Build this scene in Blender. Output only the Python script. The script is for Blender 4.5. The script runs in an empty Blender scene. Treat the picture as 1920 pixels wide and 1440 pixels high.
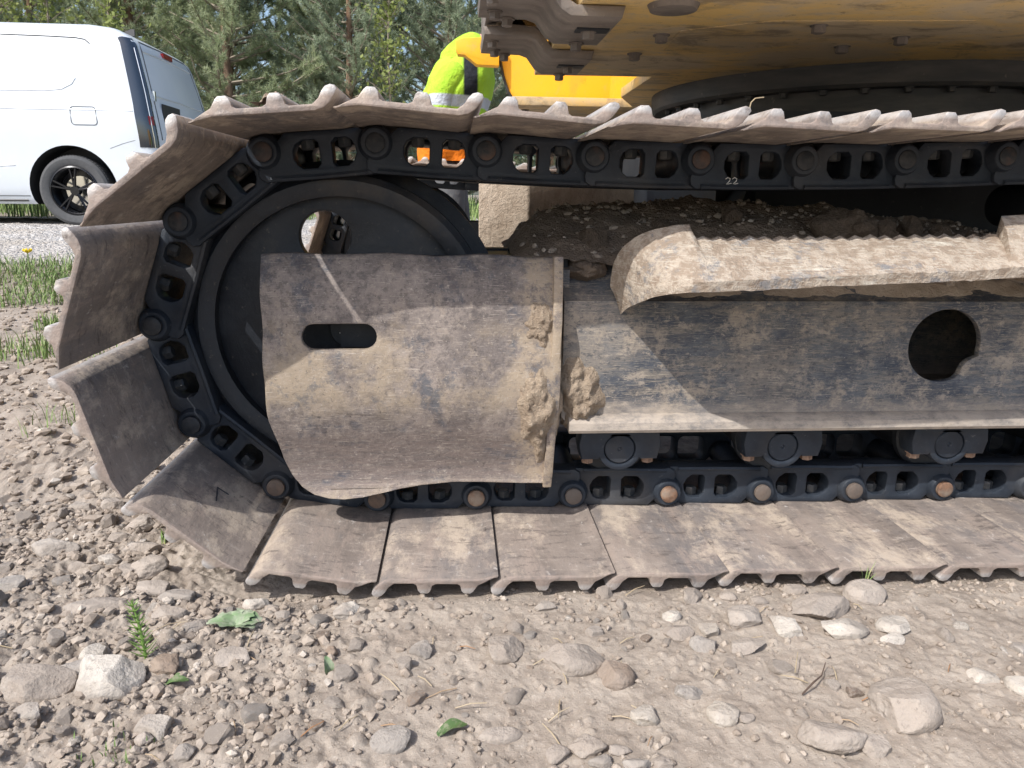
import bpy, bmesh, math, random
import numpy as np
from mathutils import Vector, Matrix, Euler, noise as mnoise

sc = bpy.context.scene
COL = sc.collection
R = math.radians

# ------------------------------------------------------------------ camera
cam_d = bpy.data.cameras.new('camera')
cam = bpy.data.objects.new('camera', cam_d)
COL.objects.link(cam)
sc.camera = cam
cam_d.sensor_width = 36.0
cam_d.lens = 36.0 * 1381.13 / 1920.0
cam_d.clip_start = 0.02
cam_d.clip_end = 800
_th, _psi, _roll = R(14.2396), R(4.4066), R(0.6723)
_f = Vector((math.sin(_psi) * math.cos(_th), math.cos(_psi) * math.cos(_th), -math.sin(_th)))
_r0 = Vector((math.cos(_psi), -math.sin(_psi), 0))
_u0 = _r0.cross(_f)
_r = _r0 * math.cos(_roll) + _u0 * math.sin(_roll)
_u = -_r0 * math.sin(_roll) + _u0 * math.cos(_roll)
_m = Matrix(((_r.x, _u.x, -_f.x, 0.1576), (_r.y, _u.y, -_f.y, -1.3389), (_r.z, _u.z, -_f.z, 0.6549), (0, 0, 0, 1)))
cam.matrix_world = _m

# ------------------------------------------------------------------ sky and sun
SUN = Vector((-0.66, -0.62, 1.0)).normalized()          # towards the sun
world = bpy.data.worlds.new('World')
sc.world = world
world.use_nodes = True
wn = world.node_tree
bg = wn.nodes['Background']
sky = wn.nodes.new('ShaderNodeTexSky')
sky.sky_type = 'NISHITA'
sky.sun_disc = False
sky.sun_elevation = math.asin(SUN.z)
sky.sun_rotation = math.atan2(SUN.x, SUN.y)
sky.air_density = 1.0
sky.dust_density = 2.5
wn.links.new(sky.outputs[0], bg.inputs[0])
bg.inputs[1].default_value = 0.15
sun_d = bpy.data.lights.new('sun', 'SUN')
sun_d.energy = 3.1
sun_d.angle = R(0.55)
sun_d.color = (1.0, 0.972, 0.93)
sun = bpy.data.objects.new('sun', sun_d)
COL.objects.link(sun)
sun.rotation_euler = (-SUN).to_track_quat('-Z', 'Y').to_euler()
sun.location = (-4, -4, 8)
sc.view_settings.view_transform = 'Standard'
sc.view_settings.look = 'None'
sc.view_settings.exposure = 0.62
sc.view_settings.gamma = 1.0

# ------------------------------------------------------------------ helpers
def link(o, parent=None):
    COL.objects.link(o)
    if parent is not None:
        o.parent = parent
    return o

def tag(o, label=None, cat=None, group=None, kind=None):
    if label: o['label'] = label
    if cat: o['category'] = cat
    if group: o['group'] = group
    if kind: o['kind'] = kind
    return o

def empty(name, loc=(0, 0, 0), rz=0.0, parent=None):
    o = bpy.data.objects.new(name, None)
    o.empty_display_size = 0.1
    o.location = loc
    o.rotation_euler = (0, 0, rz)
    return link(o, parent)

def set_mat(me, mat):
    me.materials.clear()
    if isinstance(mat, (list, tuple)):
        for m in mat: me.materials.append(m)
    else:
        me.materials.append(mat)

def smooth(me, angle=None):
    me.polygons.foreach_set('use_smooth', [True] * len(me.polygons))
    if angle is not None:
        me.set_sharp_from_angle(angle=R(angle))
    me.update()

class MB:
    """collects shapes into one mesh"""
    def __init__(s):
        s.v = []; s.f = []; s.mi = []; s.cm = 0
    def add(s, v, f):
        n = len(s.v)
        s.v += [tuple(p) for p in v]
        s.f += [tuple(i + n for i in q) for q in f]
        s.mi += [s.cm] * len(f)
        return s
    def box(s, c, d, rot=None, taper=1.0):
        pts = []
        for z in (-.5, .5):
            k = 1.0 if z < 0 else taper
            for x, y in ((-.5, -.5), (.5, -.5), (.5, .5), (-.5, .5)):
                p = Vector((x * d[0] * k, y * d[1] * k, z * d[2]))
                if rot is not None: p = rot @ p
                pts.append(p + Vector(c))
        return s.add(pts, [(0, 3, 2, 1), (4, 5, 6, 7), (0, 1, 5, 4), (1, 2, 6, 5), (2, 3, 7, 6), (3, 0, 4, 7)])
    def tube(s, path, rad, n=10, cap=True, squash=None):
        path = [Vector(p) for p in path]
        if not hasattr(rad, '__len__'): rad = [rad] * len(path)
        base = len(s.v); prev = None; vs = []
        for i, p in enumerate(path):
            t = (path[min(i + 1, len(path) - 1)] - path[max(i - 1, 0)])
            if t.length < 1e-9: t = Vector((0, 0, 1))
            t.normalize()
            if prev is None:
                a = Vector((0, 0, 1)) if abs(t.z) < .9 else Vector((1, 0, 0))
                e1 = t.cross(a).normalized()
            else:
                e1 = (prev - t * prev.dot(t)).normalized()
            prev = e1
            e2 = t.cross(e1)
            for k in range(n):
                a = 2 * math.pi * k / n
                vs.append(p + (e1 * math.cos(a) + e2 * math.sin(a)) * rad[i])
        fs = []
        for i in range(len(path) - 1):
            for k in range(n):
                a = i * n + k; b = i * n + (k + 1) % n
                fs.append((a, b, b + n, a + n))
        if cap:
            fs.append(tuple(range(n - 1, -1, -1)))
            m = (len(path) - 1) * n
            fs.append(tuple(range(m, m + n)))
        return s.add(vs, fs)
    def cyl(s, p0, p1, r0, r1=None, n=16):
        return s.tube([p0, p1], [r0, r0 if r1 is None else r1], n)
    def lathe_y(s, prof, c=(0, 0), n=48, close=True):
        """profile of (radius, y) turned about a Y axis through (x, z) = c"""
        vs = []; m = len(prof)
        for k in range(n):
            a = 2 * math.pi * k / n
            for r, y in prof:
                vs.append((c[0] + r * math.cos(a), y, c[1] + r * math.sin(a)))
        fs = []
        for k in range(n):
            k2 = (k + 1) % n
            for j in range(m if close else m - 1):
                j2 = (j + 1) % m
                fs.append((k * m + j, k * m + j2, k2 * m + j2, k2 * m + j))
        return s.add(vs, fs)
    def hexbolt(s, base, axis, r, h, washer=True):
        base = Vector(base); ax = Vector(axis).normalized()
        if washer:
            s.cyl(base, base + ax * h * .18, r * 1.3, n=14)
        s.cyl(base + ax * h * .18, base + ax * h * .92, r, n=6)
        s.cyl(base + ax * h * .92, base + ax * h, r * .98, r * .8, n=6)
        return s
    def mesh(s, name, mat, angle=None, fix=True):
        me = bpy.data.meshes.new(name)
        me.from_pydata(s.v, [], s.f)
        set_mat(me, mat)
        if any(s.mi): me.polygons.foreach_set('material_index', s.mi)
        if fix:
            bm = bmesh.new(); bm.from_mesh(me)
            bmesh.ops.recalc_face_normals(bm, faces=bm.faces)
            bm.to_mesh(me); bm.free()
        if angle is not None: smooth(me, angle)
        me.update()
        return me
    def obj(s, name, mat, parent=None, angle=None, fix=True):
        return link(bpy.data.objects.new(name, s.mesh(name, mat, angle, fix)), parent)

def shape_mesh(name, loops, y0, y1, bevel, mat, angle=35, cuts_z=None, cuts_x=None, warp=None, bres=1):
    """outline (and holes) in the XZ plane, extruded along Y with softened edges"""
    cu = bpy.data.curves.new(name, 'CURVE')
    cu.dimensions = '2D'; cu.fill_mode = 'BOTH'
    cu.extrude = max((y1 - y0) / 2 - bevel, 1e-4)
    cu.bevel_depth = bevel; cu.bevel_resolution = bres; cu.offset = -bevel
    for lp in loops:
        sp = cu.splines.new('POLY')
        sp.points.add(len(lp) - 1)
        for i, (x, z) in enumerate(lp): sp.points[i].co = (x, z, 0, 1)
        sp.use_cyclic_u = True
    o = bpy.data.objects.new(name, cu)
    COL.objects.link(o)
    dg = bpy.context.evaluated_depsgraph_get()
    me = bpy.data.meshes.new_from_object(o.evaluated_get(dg))
    bpy.data.objects.remove(o); bpy.data.curves.remove(cu)
    bm = bmesh.new(); bm.from_mesh(me)
    ym = (y0 + y1) / 2
    for v in bm.verts:
        x, z, d = v.co
        v.co = (x, ym + d, z)
    bmesh.ops.remove_doubles(bm, verts=bm.verts, dist=1e-5)
    for zc in (cuts_z or []):
        bmesh.ops.bisect_plane(bm, geom=bm.verts[:] + bm.edges[:] + bm.faces[:], plane_co=(0, 0, zc), plane_no=(0, 0, 1))
    for xc in (cuts_x or []):
        bmesh.ops.bisect_plane(bm, geom=bm.verts[:] + bm.edges[:] + bm.faces[:], plane_co=(xc, 0, 0), plane_no=(1, 0, 0))
    if warp:
        for v in bm.verts: v.co = warp(v.co)
    bmesh.ops.recalc_face_normals(bm, faces=bm.faces)
    bm.to_mesh(me); bm.free()
    me.name = name
    set_mat(me, mat)
    smooth(me, angle)
    return me

def shape_obj(name, loops, y0, y1, bevel, mat, parent=None, **k):
    return link(bpy.data.objects.new(name, shape_mesh(name, loops, y0, y1, bevel, mat, **k)), parent)

def arc(cx, cz, r, a0, a1, n):
    return [(cx + r * math.cos(R(a0 + (a1 - a0) * i / n)), cz + r * math.sin(R(a0 + (a1 - a0) * i / n))) for i in range(n + 1)]

def circ(cx, cz, r, n=32):
    return arc(cx, cz, r, 0, 360, n)[:-1]

def rrect(x0, x1, z0, z1, r, n=4):
    return (arc(x1 - r, z0 + r, r, -90, 0, n) + arc(x1 - r, z1 - r, r, 0, 90, n)
            + arc(x0 + r, z1 - r, r, 90, 180, n) + arc(x0 + r, z0 + r, r, 180, 270, n))

def grid_mesh(name, P, mat, nu, nv, smoothit=True):
    """P: (nu, nv, 3) numpy array"""
    me = bpy.data.meshes.new(name)
    n = nu * nv
    me.vertices.add(n)
    me.vertices.foreach_set('co', P.reshape(-1).astype(np.float32))
    i, j = np.meshgrid(np.arange(nu - 1), np.arange(nv - 1), indexing='ij')
    a = (i * nv + j).ravel()
    q = np.stack([a, a + nv, a + nv + 1, a + 1], 1).astype(np.int32)
    me.loops.add(q.size); me.loops.foreach_set('vertex_index', q.ravel())
    me.polygons.add(len(q))
    me.polygons.foreach_set('loop_start', np.arange(len(q), dtype=np.int32) * 4)
    me.polygons.foreach_set('loop_total', np.full(len(q), 4, np.int32))
    me.update(calc_edges=True)
    me.polygons.foreach_set('use_smooth', np.full(len(q), smoothit))
    set_mat(me, mat)
    me.validate()
    return me

def tri_mesh(name, V, F, mat, smoothit=False, mi=None):
    me = bpy.data.meshes.new(name)
    V = np.asarray(V, np.float32); F = np.asarray(F, np.int32)
    me.vertices.add(len(V)); me.vertices.foreach_set('co', V.ravel())
    k = F.shape[1]
    me.loops.add(F.size); me.loops.foreach_set('vertex_index', F.ravel())
    me.polygons.add(len(F))
    me.polygons.foreach_set('loop_start', np.arange(len(F), dtype=np.int32) * k)
    me.polygons.foreach_set('loop_total', np.full(len(F), k, np.int32))
    set_mat(me, mat)
    if mi is not None: me.polygons.foreach_set('material_index', np.asarray(mi, np.int32))
    me.update(calc_edges=True)
    me.polygons.foreach_set('use_smooth', np.full(len(F), smoothit))
    return me

# numpy value noise -------------------------------------------------
_rng = np.random.RandomState(7)
_LAT = _rng.rand(256, 256).astype(np.float32)
def vnoise(x, y, seed=0):
    x = x + seed * 17.31; y = y + seed * 9.77
    xi = np.floor(x).astype(int); yi = np.floor(y).astype(int)
    fx = x - xi; fy = y - yi
    fx = fx * fx * (3 - 2 * fx); fy = fy * fy * (3 - 2 * fy)
    a = _LAT[xi & 255, yi & 255]; b = _LAT[(xi + 1) & 255, yi & 255]
    c = _LAT[xi & 255, (yi + 1) & 255]; d = _LAT[(xi + 1) & 255, (yi + 1) & 255]
    return (a * (1 - fx) + b * fx) * (1 - fy) + (c * (1 - fx) + d * fx) * fy - .5
def fbm(x, y, oct=4, seed=0, gain=.5):
    s = 0; a = 1.0
    for o in range(oct):
        s = s + a * vnoise(x * 2 ** o, y * 2 ** o, seed + o * 3)
        a *= gain
    return s

# ------------------------------------------------------------------ materials
class Mat:
    def __init__(s, name, rough=.7, metal=0.0, spec=.5, rand=False, coord='Object'):
        s.m = bpy.data.materials.new(name); s.m.use_nodes = True
        s.t = s.m.node_tree
        s.b = s.t.nodes['Principled BSDF']
        s.b.inputs['Roughness'].default_value = rough
        s.b.inputs['Metallic'].default_value = metal
        s.b.inputs['Specular IOR Level'].default_value = spec
        tc = s.t.nodes.new('ShaderNodeTexCoord')
        s.co = tc.outputs[coord]
        s.info = None
        if rand:
            s.info = s.t.nodes.new('ShaderNodeObjectInfo')
            mu = s.math('MULTIPLY', s.info.outputs['Random'], 53.0)
            va = s.t.nodes.new('ShaderNodeVectorMath'); va.operation = 'ADD'
            s.t.links.new(s.co, va.inputs[0]); s.t.links.new(mu, va.inputs[1])
            s.raw = s.co
            s.co = va.outputs[0]
        else:
            s.raw = s.co
    def L(s, a, b): s.t.links.new(a, b)
    def put(s, sock, v):
        if hasattr(v, 'links'): s.L(v, sock)
        else: sock.default_value = v
    def math(s, op, a, b=0.0, clamp=False):
        n = s.t.nodes.new('ShaderNodeMath'); n.operation = op; n.use_clamp = clamp
        s.put(n.inputs[0], a); s.put(n.inputs[1], b)
        return n.outputs[0]
    def tex(s, scale, detail=4, rough=.55, stretch=(1, 1, 1), rot=(0, 0, 0), dist=0.0, off=0.0):
        mp = s.t.nodes.new('ShaderNodeMapping')
        mp.inputs['Scale'].default_value = stretch
        mp.inputs['Rotation'].default_value = rot
        mp.inputs['Location'].default_value = (off, off * .7, off * 1.3)
        s.L(s.co, mp.inputs['Vector'])
        n = s.t.nodes.new('ShaderNodeTexNoise')
        n.inputs['Scale'].default_value = scale; n.inputs['Detail'].default_value = detail
        n.inputs['Roughness'].default_value = rough; n.inputs['Distortion'].default_value = dist
        s.L(mp.outputs[0], n.inputs['Vector'])
        return n.outputs['Fac']
    def scr(s, scale, rot, lo=.66, hi=.70, ln=26, off=0.0):
        n = s.tex(scale, 3, .6, stretch=(1, 1, ln), rot=(0, rot, 0), off=off, dist=.15)
        return s.step(n, lo, hi)
    def vor(s, scale, feature='F1', off=0.0):
        mp = s.t.nodes.new('ShaderNodeMapping'); mp.inputs['Location'].default_value = (off, off, off)
        s.L(s.co, mp.inputs['Vector'])
        n = s.t.nodes.new('ShaderNodeTexVoronoi'); n.feature = feature
        n.inputs['Scale'].default_value = scale
        s.L(mp.outputs[0], n.inputs['Vector'])
        return n
    def step(s, fac, lo, hi, a=0.0, b=1.0):
        n = s.t.nodes.new('ShaderNodeMapRange')
        n.inputs[1].default_value = lo; n.inputs[2].default_value = hi
        n.inputs[3].default_value = a; n.inputs[4].default_value = b
        s.put(n.inputs[0], fac)
        return n.outputs[0]
    def mix(s, fac, c1, c2, mode='MIX'):
        n = s.t.nodes.new('ShaderNodeMix'); n.data_type = 'RGBA'; n.blend_type = mode
        s.put(n.inputs[0], fac)
        for i, c in ((6, c1), (7, c2)):
            if hasattr(c, 'links'): s.L(c, n.inputs[i])
            else: n.inputs[i].default_value = (*c, 1)
        return n.outputs[2]
    def ramp(s, fac, stops):
        n = s.t.nodes.new('ShaderNodeValToRGB')
        e = n.color_ramp.elements
        while len(e) < len(stops): e.new(.5)
        for i, (p, c) in enumerate(stops):
            e[i].position = p; e[i].color = (*c, 1)
        s.put(n.inputs[0], fac)
        return n.outputs[0]
    def xyz(s, raw=True):
        n = s.t.nodes.new('ShaderNodeSeparateXYZ')
        s.L(s.raw if raw else s.co, n.inputs[0])
        return n.outputs
    def band(s, v, lo, hi, soft=.002):
        return s.math('MULTIPLY', s.step(v, lo - soft, lo + soft), s.step(v, hi - soft, hi + soft, 1.0, 0.0))
    def color(s, c):
        if hasattr(c, 'links'): s.L(c, s.b.inputs['Base Color'])
        else: s.b.inputs['Base Color'].default_value = (*c, 1)
        return s
    def rough(s, v): s.put(s.b.inputs['Roughness'], v); return s
    def metal(s, v): s.put(s.b.inputs['Metallic'], v); return s
    def bump(s, h, strength=.5, dist=.01):
        n = s.t.nodes.new('ShaderNodeBump')
        n.inputs['Strength'].default_value = strength; n.inputs['Distance'].default_value = dist
        s.L(h, n.inputs['Height'])
        s.L(n.outputs[0], s.b.inputs['Normal'])
        return s

def plain(name, c, rough=.6, metal=0.0, spec=.5):
    return Mat(name, rough, metal, spec).color(c).m

M = {}
DUST = (.36, .275, .20)
DUST_L = (.47, .375, .285)

# bare dirt
m = Mat('dirt', .95, spec=.15)
big = m.tex(2.2, 4, .6); mid = m.tex(16, 5, .65, off=3); fine = m.tex(190, 4, .7, off=5)
c = m.mix(m.step(big, .35, .65), (.222, .186, .153), (.298, .250, .207))
c = m.mix(m.step(mid, .38, .62), c, (.365, .315, .265))
c = m.mix(m.step(fine, .60, .72), c, (.45, .40, .35))
c = m.mix(m.step(fine, .40, .30), c, (.165, .135, .108))
m.color(c)
hh = m.math('ADD', m.math('MULTIPLY', m.tex(70, 6, .75), 1.0), m.math('MULTIPLY', fine, .45))
m.bump(hh, .6, .006)
M['dirt'] = m.m

# pale gravel of the road
m = Mat('gravel', .9, spec=.25)
v = m.vor(34); v2 = m.vor(75, off=4)
c = m.ramp(v.outputs['Color'], [(0, (.25, .23, .21)), (.5, (.42, .40, .38)), (1, (.66, .64, .61))])
c = m.mix(m.step(m.tex(1.2, 3), .45, .7), c, (.40, .36, .31))
m.color(c)
m.bump(m.math('ADD', v.outputs['Distance'], m.math('MULTIPLY', v2.outputs['Distance'], .6)), .9, -.02)
M['gravel'] = m.m

# stones: tint from the object's own random number
def stone_mat(name, stops, patch):
    m = Mat(name, .88, spec=.25, rand=True)
    c = m.ramp(m.info.outputs['Random'], stops)
    n1 = m.tex(28, 5, .65); n2 = m.tex(160, 4, .7, off=2); n3 = m.tex(9, 3, .5, off=7)
    c = m.mix(m.step(n1, .48, .7, 0, .7), c, patch)
    c = m.mix(m.step(n2, .56, .72, 0, .7), c, (.16, .135, .115))
    c = m.mix(m.step(n3, .42, .60, 0, .8), c, (.29, .25, .215))
    m.color(c)
    m.bump(m.math('ADD', m.math('MULTIPLY', n1, 1.6), n2), .55, .006)
    return m.m
M['stone0'] = stone_mat('stone_grey', [(0, (.235, .210, .185)), (1, (.315, .285, .255))], (.40, .365, .33))
M['stone1'] = stone_mat('stone_tan', [(0, (.29, .245, .205)), (1, (.38, .33, .285))], (.41, .365, .32))
M['stone2'] = stone_mat('stone_pale', [(0, (.40, .355, .30)), (1, (.50, .46, .41))], (.54, .50, .45))
M['stone3'] = stone_mat('stone_brown', [(0, (.20, .15, .115)), (1, (.28, .215, .165))], (.30, .24, .19))
m = Mat('pebbles', .92, spec=.2, rand=True)
v = m.vor(42)
c = m.ramp(v.outputs['Color'], [(0, (.215, .176, .142)), (.5, (.31, .258, .212)), (.85, (.385, .33, .275)), (1, (.51, .47, .42))])
m.color(c); m.bump(m.tex(220, 3, .6), .5, .003)
M['pebble'] = m.m

# dried mud and clods
m = Mat('dry_mud', .97, spec=.1)
n1 = m.tex(22, 6, .7); n2 = m.tex(120, 5, .75, off=3)
c = m.mix(m.step(n1, .35, .65), (.33, .255, .19), (.45, .36, .27))
c = m.mix(m.step(n2, .56, .7), c, (.52, .43, .33))
c = m.mix(m.step(n2, .40, .30), c, (.16, .115, .08))
m.color(c); m.bump(m.math('ADD', m.math('MULTIPLY', n1, 2.0), n2), .9, .012)
M['mud'] = m.m
m = Mat('pale_mud', .97, spec=.1)
n1 = m.tex(22, 6, .7); n2 = m.tex(120, 5, .75, off=3)
c = m.mix(m.step(n1, .35, .65), (.40, .32, .245), (.56, .47, .375))
c = m.mix(m.step(n2, .38, .28), c, (.22, .165, .12))
m.color(c); m.bump(m.math('ADD', m.math('MULTIPLY', n1, 2.0), n2), .6, .010)
M['mud_pale'] = m.m
m = Mat('packed_soil', .97, spec=.1)
n1 = m.tex(14, 6, .7); n2 = m.tex(90, 5, .75, off=3); n3 = m.tex(40, 2, .5, off=9)
c = m.mix(m.step(n1, .35, .65), (.20, .155, .118), (.31, .245, .19))
c = m.mix(m.step(n3, .68, .72), c, (.34, .29, .24))
m.color(c); m.bump(m.math('ADD', m.math('MULTIPLY', n1, 2.0), n2), .9, .015)
M['soil'] = m.m

# track shoe steel: brown worn steel, dust, grousers polished at the tips
m = Mat('shoe_steel', .62, .25, rand=True)
x, y, z = m.xyz()
n1 = m.tex(7, 5, .6, stretch=(1, .35, 1)); n2 = m.tex(55, 5, .7, stretch=(1, .5, 1), off=3); n3 = m.tex(14, 4, .6, off=8)
n4 = m.tex(5, 3, .5, stretch=(1.5, .5, 1), off=14)
n5 = m.tex(30, 9, .8, stretch=(.6, 1.6, 1), off=17); n6 = m.tex(6, 6, .7, stretch=(1, .5, 1), off=23); n7 = m.tex(11, 9, .78, stretch=(1.6, .4, 1), off=33)
c = m.mix(m.step(n1, .38, .62), (.175, .146, .127), (.275, .230, .198))
c = m.mix(m.step(n6, .48, .64, 0, .6), c, (.115, .112, .118))
c = m.mix(m.step(n7, .51, .60, 0, .7), c, (.29, .235, .20))
n9 = m.tex(8, 9, .76, stretch=(1.2, .6, 1), off=71)
c = m.mix(m.step(n9, .50, .61, 0, .85), c, (.45, .375, .30))
c = m.mix(m.step(n5, .56, .63, 0, .6), c, (.38, .33, .285))
c = m.mix(m.step(n5, .45, .39, 0, .65), c, (.085, .072, .066))
c = m.mix(m.step(n2, .62, .74, 0, .85), c, (.50, .46, .42))
c = m.mix(m.step(n2, .36, .26, 0, .8), c, (.05, .043, .042))
edge = m.math('MULTIPLY', m.step(z, -.044, -.051), m.step(n2, .30, .50))
side = m.math('MULTIPLY', m.step(y, -.262, -.267), m.step(n2, .40, .60, .15, .75))
c = m.mix(side, c, (.30, .235, .20))
c = m.mix(edge, c, (.50, .475, .455))
m.color(c)
m.rough(m.step(n2, .3, .7, .5, .78)); m.metal(m.math('ADD', m.math('MULTIPLY', edge, .55), .12))
m.bump(m.math('ADD', n2, m.math('MULTIPLY', n3, .8)), .4, .006)
M['shoe'] = m.m

# chain link: blue-black paint with a film of dust
m = Mat('link_paint', .46, .1, spec=.35, rand=True)
n1 = m.tex(16, 5, .6); n2 = m.tex(90, 4, .7, off=4); n3 = m.tex(7, 4, .5, off=6)
c = m.mix(m.step(n1, .35, .7), (.015, .020, .029), (.034, .042, .055))
c = m.mix(m.step(n3, .54, .70, 0, .35), c, (.10, .09, .08))
c = m.mix(m.step(n2, .64, .74, 0, .6), c, (.15, .145, .145))
m.color(c); m.rough(m.step(n1, .3, .7, .38, .62)); m.bump(n2, .25, .003)
M['link'] = m.m
m = Mat('black_steel', .6)
n1 = m.tex(9, 5, .6); n2 = m.tex(80, 3, .6, off=3)
c = m.mix(m.step(n1, .4, .7), (.010, .013, .018), (.024, .027, .032))
c = m.mix(m.step(n2, .66, .78, 0, .6), c, (.11, .095, .08))
m.color(c); m.bump(n2, .2, .003)
M['black'] = m.m
m = Mat('idler_black', .55)
n1 = m.tex(9, 8, .7); n2 = m.tex(70, 6, .7, off=3); n3 = m.tex(4, 8, .7, off=9)
c = m.mix(m.step(n1, .42, .58), (.010, .013, .019), (.026, .030, .037))
c = m.mix(m.step(n3, .54, .66, 0, .55), c, (.075, .062, .050))
c = m.mix(m.step(n2, .62, .70, 0, .6), c, (.13, .11, .092))
m.color(c); m.rough(m.step(n1, .3, .7, .40, .7)); m.bump(n2, .25, .004)
M['idler'] = m.m
# rusted pin end
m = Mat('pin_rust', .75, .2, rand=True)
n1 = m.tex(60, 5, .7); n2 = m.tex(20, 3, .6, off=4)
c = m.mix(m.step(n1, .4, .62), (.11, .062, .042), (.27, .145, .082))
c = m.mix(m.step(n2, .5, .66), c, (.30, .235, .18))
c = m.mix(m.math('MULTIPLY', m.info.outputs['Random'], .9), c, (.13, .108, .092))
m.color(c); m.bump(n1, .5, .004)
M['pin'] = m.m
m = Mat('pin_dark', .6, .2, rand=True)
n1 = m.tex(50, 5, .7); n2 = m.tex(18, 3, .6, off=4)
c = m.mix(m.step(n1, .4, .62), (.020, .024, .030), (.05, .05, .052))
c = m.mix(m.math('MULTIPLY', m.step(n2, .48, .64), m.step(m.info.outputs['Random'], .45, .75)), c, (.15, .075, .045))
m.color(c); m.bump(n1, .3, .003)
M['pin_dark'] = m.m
m = Mat('nut_steel', .5, .4, rand=True)
n1 = m.tex(60, 4, .7)
m.color(m.mix(m.step(n1, .4, .7), (.045, .05, .056), (.11, .105, .10)))
M['nut'] = m.m
m = Mat('rusty_bolt', .8, .1, rand=True)
n1 = m.tex(70, 4, .7)
m.color(m.mix(m.step(n1, .4, .7), (.20, .12, .08), (.34, .24, .18)))
M['rustbolt'] = m.m

# guard plate of the idler: bare brown steel, rubbed, dusty
m = Mat('guard_steel', .66, .12)
x, y, z = m.xyz()
n1 = m.tex(7, 10, .72); n2 = m.tex(24, 10, .78, off=4); n3 = m.tex(150, 6, .75, off=7)
n4 = m.tex(4, 5, .6, off=13); n5 = m.tex(13, 9, .75, off=21); n6 = m.tex(6, 9, .72, off=31)
st = m.tex(10, 9, .78, stretch=(1, 1, 9), off=2, dist=.3)
wob = m.math('ADD', z, m.math('MULTIPLY', m.math('SUBTRACT', n4, .5), .10))
low = m.step(wob, .290, .235)                      # scuffed lower part
mid = m.band(wob, .295, .445, .02)                 # dusty belly
n8 = m.tex(60, 9, .8, off=43)
c = m.mix(m.step(n1, .44, .56), (.160, .135, .124), (.262, .220, .194))
c = m.mix(m.step(n5, .53, .60, 0, .75), c, (.075, .080, .098))
c = m.mix(m.step(n2, .52, .60, 0, .6), c, (.325, .270, .222))
c = m.mix(m.step(n8, .50, .43, 0, .6), c, (.085, .073, .072))
c = m.mix(m.math('MULTIPLY', mid, m.step(n6, .46, .58, 0, .75)), c, (.345, .275, .195))
c = m.mix(m.math('MULTIPLY', mid, m.step(n5, .55, .62, 0, .7)), c, (.110, .112, .122))
c = m.mix(m.math('MULTIPLY', low, m.step(st, .42, .54)), c, (.185, .148, .132))
c = m.mix(m.math('MULTIPLY', low, m.step(st, .57, .66, 0, .7)), c, (.30, .25, .215))
c = m.mix(m.math('MULTIPLY', m.step(wob, .160, .13), m.step(n2, .42, .54)), c, (.36, .295, .225))
edgemud = m.math('MULTIPLY', m.step(m.math('ADD', x, m.math('MULTIPLY', m.math('SUBTRACT', n6, .5), .20)), .255, .285), m.step(n2, .44, .54, 0, .85))
c = m.mix(edgemud, c, (.37, .295, .215))
for rr_, sc_, of_ in ((0.15, 34, 1), (-.5, 30, 5), (1.1, 26, 9), (.05, 60, 15)):
    c = m.mix(m.math('MULTIPLY', m.scr(sc_, rr_, .655, .69, 22, of_), .6), c, (.46, .40, .34))
c = m.mix(m.step(n8, .57, .64, 0, .55), c, (.40, .345, .29))
c = m.mix(m.step(n3, .60, .68, 0, .75), c, (.48, .42, .36))
c = m.mix(m.step(n3, .41, .33, 0, .75), c, (.05, .043, .044))
m.color(c); m.rough(m.step(n2, .3, .7, .55, .85))
m.bump(m.math('ADD', m.math('MULTIPLY', n2, 1.5), m.math('ADD', m.math('MULTIPLY', n3, .6), m.math('MULTIPLY', n6, 2.0))), .35, .007)
M['guard'] = m.m

# side frame: blue-black paint under dust, scratched
m = Mat('frame_paint', .55, .1)
x, y, z = m.xyz()
n1 = m.tex(5, 9, .7); n2 = m.tex(26, 10, .78, stretch=(1, 1, 1.6), off=4); n3 = m.tex(150, 6, .75, stretch=(1, 1, 1.5), off=7)
st = m.tex(9, 9, .8, stretch=(1, 1, 6), off=2, dist=.5); n5 = m.tex(12, 9, .76, off=51); n6 = m.tex(3.2, 6, .65, off=61)
n8 = m.tex(55, 9, .8, stretch=(1, 1, 1.8), off=43)
c = m.mix(m.step(n1, .44, .56), (.050, .060, .080), (.105, .114, .128))
c = m.mix(m.step(st, .49, .58, 0, .65), c, (.23, .20, .165))
c = m.mix(m.step(n6, .48, .62, 0, .6), c, (.31, .255, .195))
c = m.mix(m.step(n5, .53, .61, 0, .75), c, (.34, .285, .225))
c = m.mix(m.step(n8, .48, .42, 0, .7), c, (.045, .052, .066))
c = m.mix(m.step(n2, .55, .62, 0, .7), c, (.38, .325, .265))
for rr_, sc_, of_ in ((.02, 40, 1), (-.08, 30, 6), (.12, 55, 11), (.7, 24, 16), (-.9, 24, 23)):
    c = m.mix(m.math('MULTIPLY', m.scr(sc_, rr_, .64, .70, 30, of_), .65), c, (.50, .43, .33))
c = m.mix(m.step(n3, .60, .72, 0, .7), c, (.46, .40, .34))
c = m.mix(m.step(n3, .38, .29, 0, .6), c, (.04, .042, .05))
lipd = m.math('MULTIPLY', m.step(m.math('ADD', z, m.math('MULTIPLY', m.math('SUBTRACT', n1, .5), .05)), .300, .262), m.step(n2, .34, .54, .25, .9))
c = m.mix(lipd, c, (.40, .345, .29))
m.color(c); m.rough(m.step(n2, .3, .7, .48, .82))
m.bump(m.math('ADD', m.math('MULTIPLY', n2, 1.2), m.math('MULTIPLY', n3, .6)), .3, .006)
M['frame'] = m.m

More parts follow.
